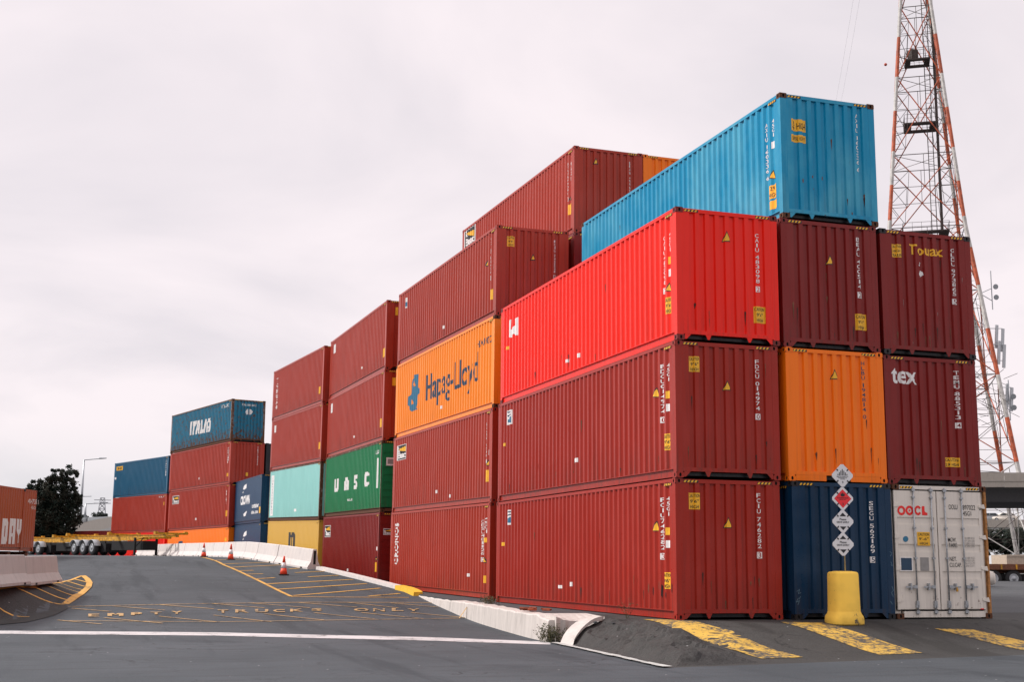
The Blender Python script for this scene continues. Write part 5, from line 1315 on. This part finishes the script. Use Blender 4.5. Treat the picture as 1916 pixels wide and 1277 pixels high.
# antennas clamped to the right leg
def ant(py, kind, dx=1.3):
    b_ = leg_at(py, 2) if False else max((leg_at(py, k) for k in range(4)), key=lambda v: (v-CAM).dot(RGT)/(v-CAM).dot(FWD)); bm = bmesh.new(); o_ = RGT*dx
    if kind == 'dish':
        bar(bm, b_+o_-Vector((0, 0, 1.8)), b_+o_+Vector((0, 0, 2.6)), .06, 6); bar(bm, b_, b_+o_+Vector((0, 0, .6)), .05, 4); bar(bm, b_, b_+o_-Vector((0, 0, .8)), .05, 4)
        for z_ in (.8, -.4):
            c_ = b_+o_+RGT*.45+Vector((0, 0, z_)); bar(bm, c_-FWD*.05, c_+FWD*.15, .30, 12, 0, .12)
    else:
        for k in range(2):
            c_ = b_+o_*(.6+.5*k)+Vector((0, 0, -.4*k)); M_ = Matrix.Translation(c_) @ Matrix.Rotation(.1, 4, 'Y'); box(bm, -.16, .16, -.08, .08, -1.3, 1.3, 0, M_)
        bar(bm, b_+Vector((0, 0, .9)), b_+o_*1.1+Vector((0, 0, .9)), .05, 4); bar(bm, b_-Vector((0, 0, .9)), b_+o_*1.1-Vector((0, 0, .9)), .05, 4)
    obj('antenna', bm, plain('antenna_grey', (.5, .52, .54), .4) if kind == 'panel' else M_GALV, e)
ant(568, 'dish'); ant(650, 'panel'); ant(680, 'panel', 1.1); ant(760, 'panel', .9); ant(775, 'dish', .6)
bm = bmesh.new(); rq = random.Random(5)
for k in range(46):
    py = rq.uniform(722, 812); b_ = max((leg_at(py, k2) for k2 in range(4)), key=lambda v: (v-CAM).dot(RGT)/(v-CAM).dot(FWD)); q = b_-RGT*rq.uniform(-.8, 3.4)+Vector((0, 0, rq.uniform(-.6, .6)))
    bar(bm, q, q+Vector((rq.uniform(-1.5, 1.5), rq.uniform(-1, 1), rq.uniform(-1.2, 1.2))), .03, 3)
obj('cable_bracket', bm, M_TD, e)
# footings
for k in range(4):
    q = leg_at(1064, k); bm = bmesh.new(); box(bm, q.x-.6, q.x+.6, q.y-.6, q.y+.6, -.1, max(.3, q.z+.1)); obj('footing', bm, M_CONC, e)
# marker ball on its overhead wire
b_ = at(1657, 120.5, 128)
bm = bmesh.new(); bmesh.ops.create_icosphere(bm, subdivisions=3, radius=.15, matrix=Matrix.Translation(b_)); o = obj('marker_ball', bm, plain('ball_orange', (.45, .05, .02), .5), None, True); tag(o, 'small orange warning ball hanging on a wire left of the tower', 'marker ball')
for k, (xa, ya, xb2, yb2) in enumerate(((1545, 290, 1606, -60), (1560, 260, 1618, -60))):
    bm = bmesh.new(); prev = None
    for i in range(13):
        t = i/12; q = at(xa+(xb2-xa)*t, ya+(yb2-ya)*t+10*math.sin(PI*t), 300-120*t)
        if prev is not None: bar(bm, prev, q, .012, 3)
        prev = q
    o = obj('overhead_wire', bm, M_GALV); tag(o, 'faint overhead wire in the sky, %s of the pair' % ('left' if k == 0 else 'right'), 'wire')
bm = bmesh.new(); bar(bm, at(1657, -90, 128), at(1657, 260, 135) if False else at(1652, -90, 128), .01, 3)
bm.free()

# ------------------------------------------------------------------ sky and light
w = bpy.data.worlds.new('World'); scn.world = w; w.use_nodes = True; nt = w.node_tree; ns, lk = nt.nodes, nt.links
for n in list(ns): ns.remove(n)
out = ns.new('ShaderNodeOutputWorld')
SUN_EL, SUN_DIR = math.radians(42), Vector((-.90, .44, 0)).normalized()
sky = ns.new('ShaderNodeTexSky'); sky.sky_type = 'NISHITA'; sky.sun_disc = False; sky.sun_elevation = SUN_EL; sky.sun_rotation = math.atan2(SUN_DIR.x, SUN_DIR.y)
bg1 = ns.new('ShaderNodeBackground'); bg1.inputs[1].default_value = .08; lk.new(sky.outputs[0], bg1.inputs[0])
tc = ns.new('ShaderNodeTexCoord'); sp = ns.new('ShaderNodeSeparateXYZ'); lk.new(tc.outputs['Generated'], sp.inputs[0])
ab = ns.new('ShaderNodeMath'); ab.operation = 'ABSOLUTE'; lk.new(sp.outputs[2], ab.inputs[0])
ad = ns.new('ShaderNodeMath'); ad.operation = 'ADD'; ad.inputs[1].default_value = .22; lk.new(ab.outputs[0], ad.inputs[0])
dv = ns.new('ShaderNodeVectorMath'); dv.operation = 'DIVIDE'; lk.new(tc.outputs['Generated'], dv.inputs[0])
cb = ns.new('ShaderNodeCombineXYZ'); [lk.new(ad.outputs[0], cb.inputs[i]) for i in range(3)]; lk.new(cb.outputs[0], dv.inputs[1])
n1 = ns.new('ShaderNodeTexNoise'); n1.inputs['Scale'].default_value = 1.5; n1.inputs['Detail'].default_value = 5; n1.inputs['Roughness'].default_value = .5; n1.inputs['Distortion'].default_value = .4; lk.new(dv.outputs[0], n1.inputs['Vector'])
r1 = ns.new('ShaderNodeValToRGB'); cr = r1.color_ramp; cr.elements[0].position = .33; cr.elements[0].color = (.84, .78, .82, 1); cr.elements[1].position = .57; cr.elements[1].color = (1.02, .925, .95, 1); lk.new(n1.outputs['Fac'], r1.inputs[0])
# thin bluish break low above the horizon
mr = ns.new('ShaderNodeMapRange'); mr.inputs[1].default_value = .02; mr.inputs[2].default_value = .10; mr.inputs[3].default_value = .55; mr.inputs[4].default_value = 0; lk.new(ab.outputs[0], mr.inputs[0])
n2 = ns.new('ShaderNodeTexNoise'); n2.inputs['Scale'].default_value = 5; lk.new(tc.outputs['Generated'], n2.inputs['Vector'])
mm = ns.new('ShaderNodeMath'); mm.operation = 'MULTIPLY'; lk.new(mr.outputs[0], mm.inputs[0]); lk.new(n2.outputs['Fac'], mm.inputs[1])
mx = ns.new('ShaderNodeMix'); mx.data_type = 'RGBA'; lk.new(mm.outputs[0], mx.inputs[0]); lk.new(r1.outputs[0], mx.inputs[6]); mx.inputs[7].default_value = (.42, .55, .60, 1)
bg2 = ns.new('ShaderNodeBackground'); lk.new(mx.outputs[2], bg2.inputs[0])
mz = ns.new('ShaderNodeMapRange'); mz.inputs[1].default_value = .45; mz.inputs[2].default_value = 1.0; mz.inputs[3].default_value = 1.02; mz.inputs[4].default_value = 1.55; lk.new(sp.outputs[2], mz.inputs[0]); lk.new(mz.outputs[0], bg2.inputs[1])
ms = ns.new('ShaderNodeMixShader'); ms.inputs[0].default_value = .92; lk.new(bg1.outputs[0], ms.inputs[1]); lk.new(bg2.outputs[0], ms.inputs[2]); lk.new(ms.outputs[0], out.inputs[0])
sd = bpy.data.lights.new('sun', 'SUN'); sd.energy = 3.5; sd.angle = math.radians(11); sd.color = (1, .96, .92); so = bpy.data.objects.new('sun', sd); COL.objects.link(so)
v = Vector((SUN_DIR.x*math.cos(SUN_EL), SUN_DIR.y*math.cos(SUN_EL), math.sin(SUN_EL))); so.rotation_euler = v.to_track_quat('Z', 'Y').to_euler()
scn.view_settings.view_transform = 'Standard'; scn.view_settings.look = 'None'; scn.view_settings.exposure = 0; scn.view_settings.gamma = 1
scn.render.engine = 'CYCLES'; scn.cycles.max_bounces = 6
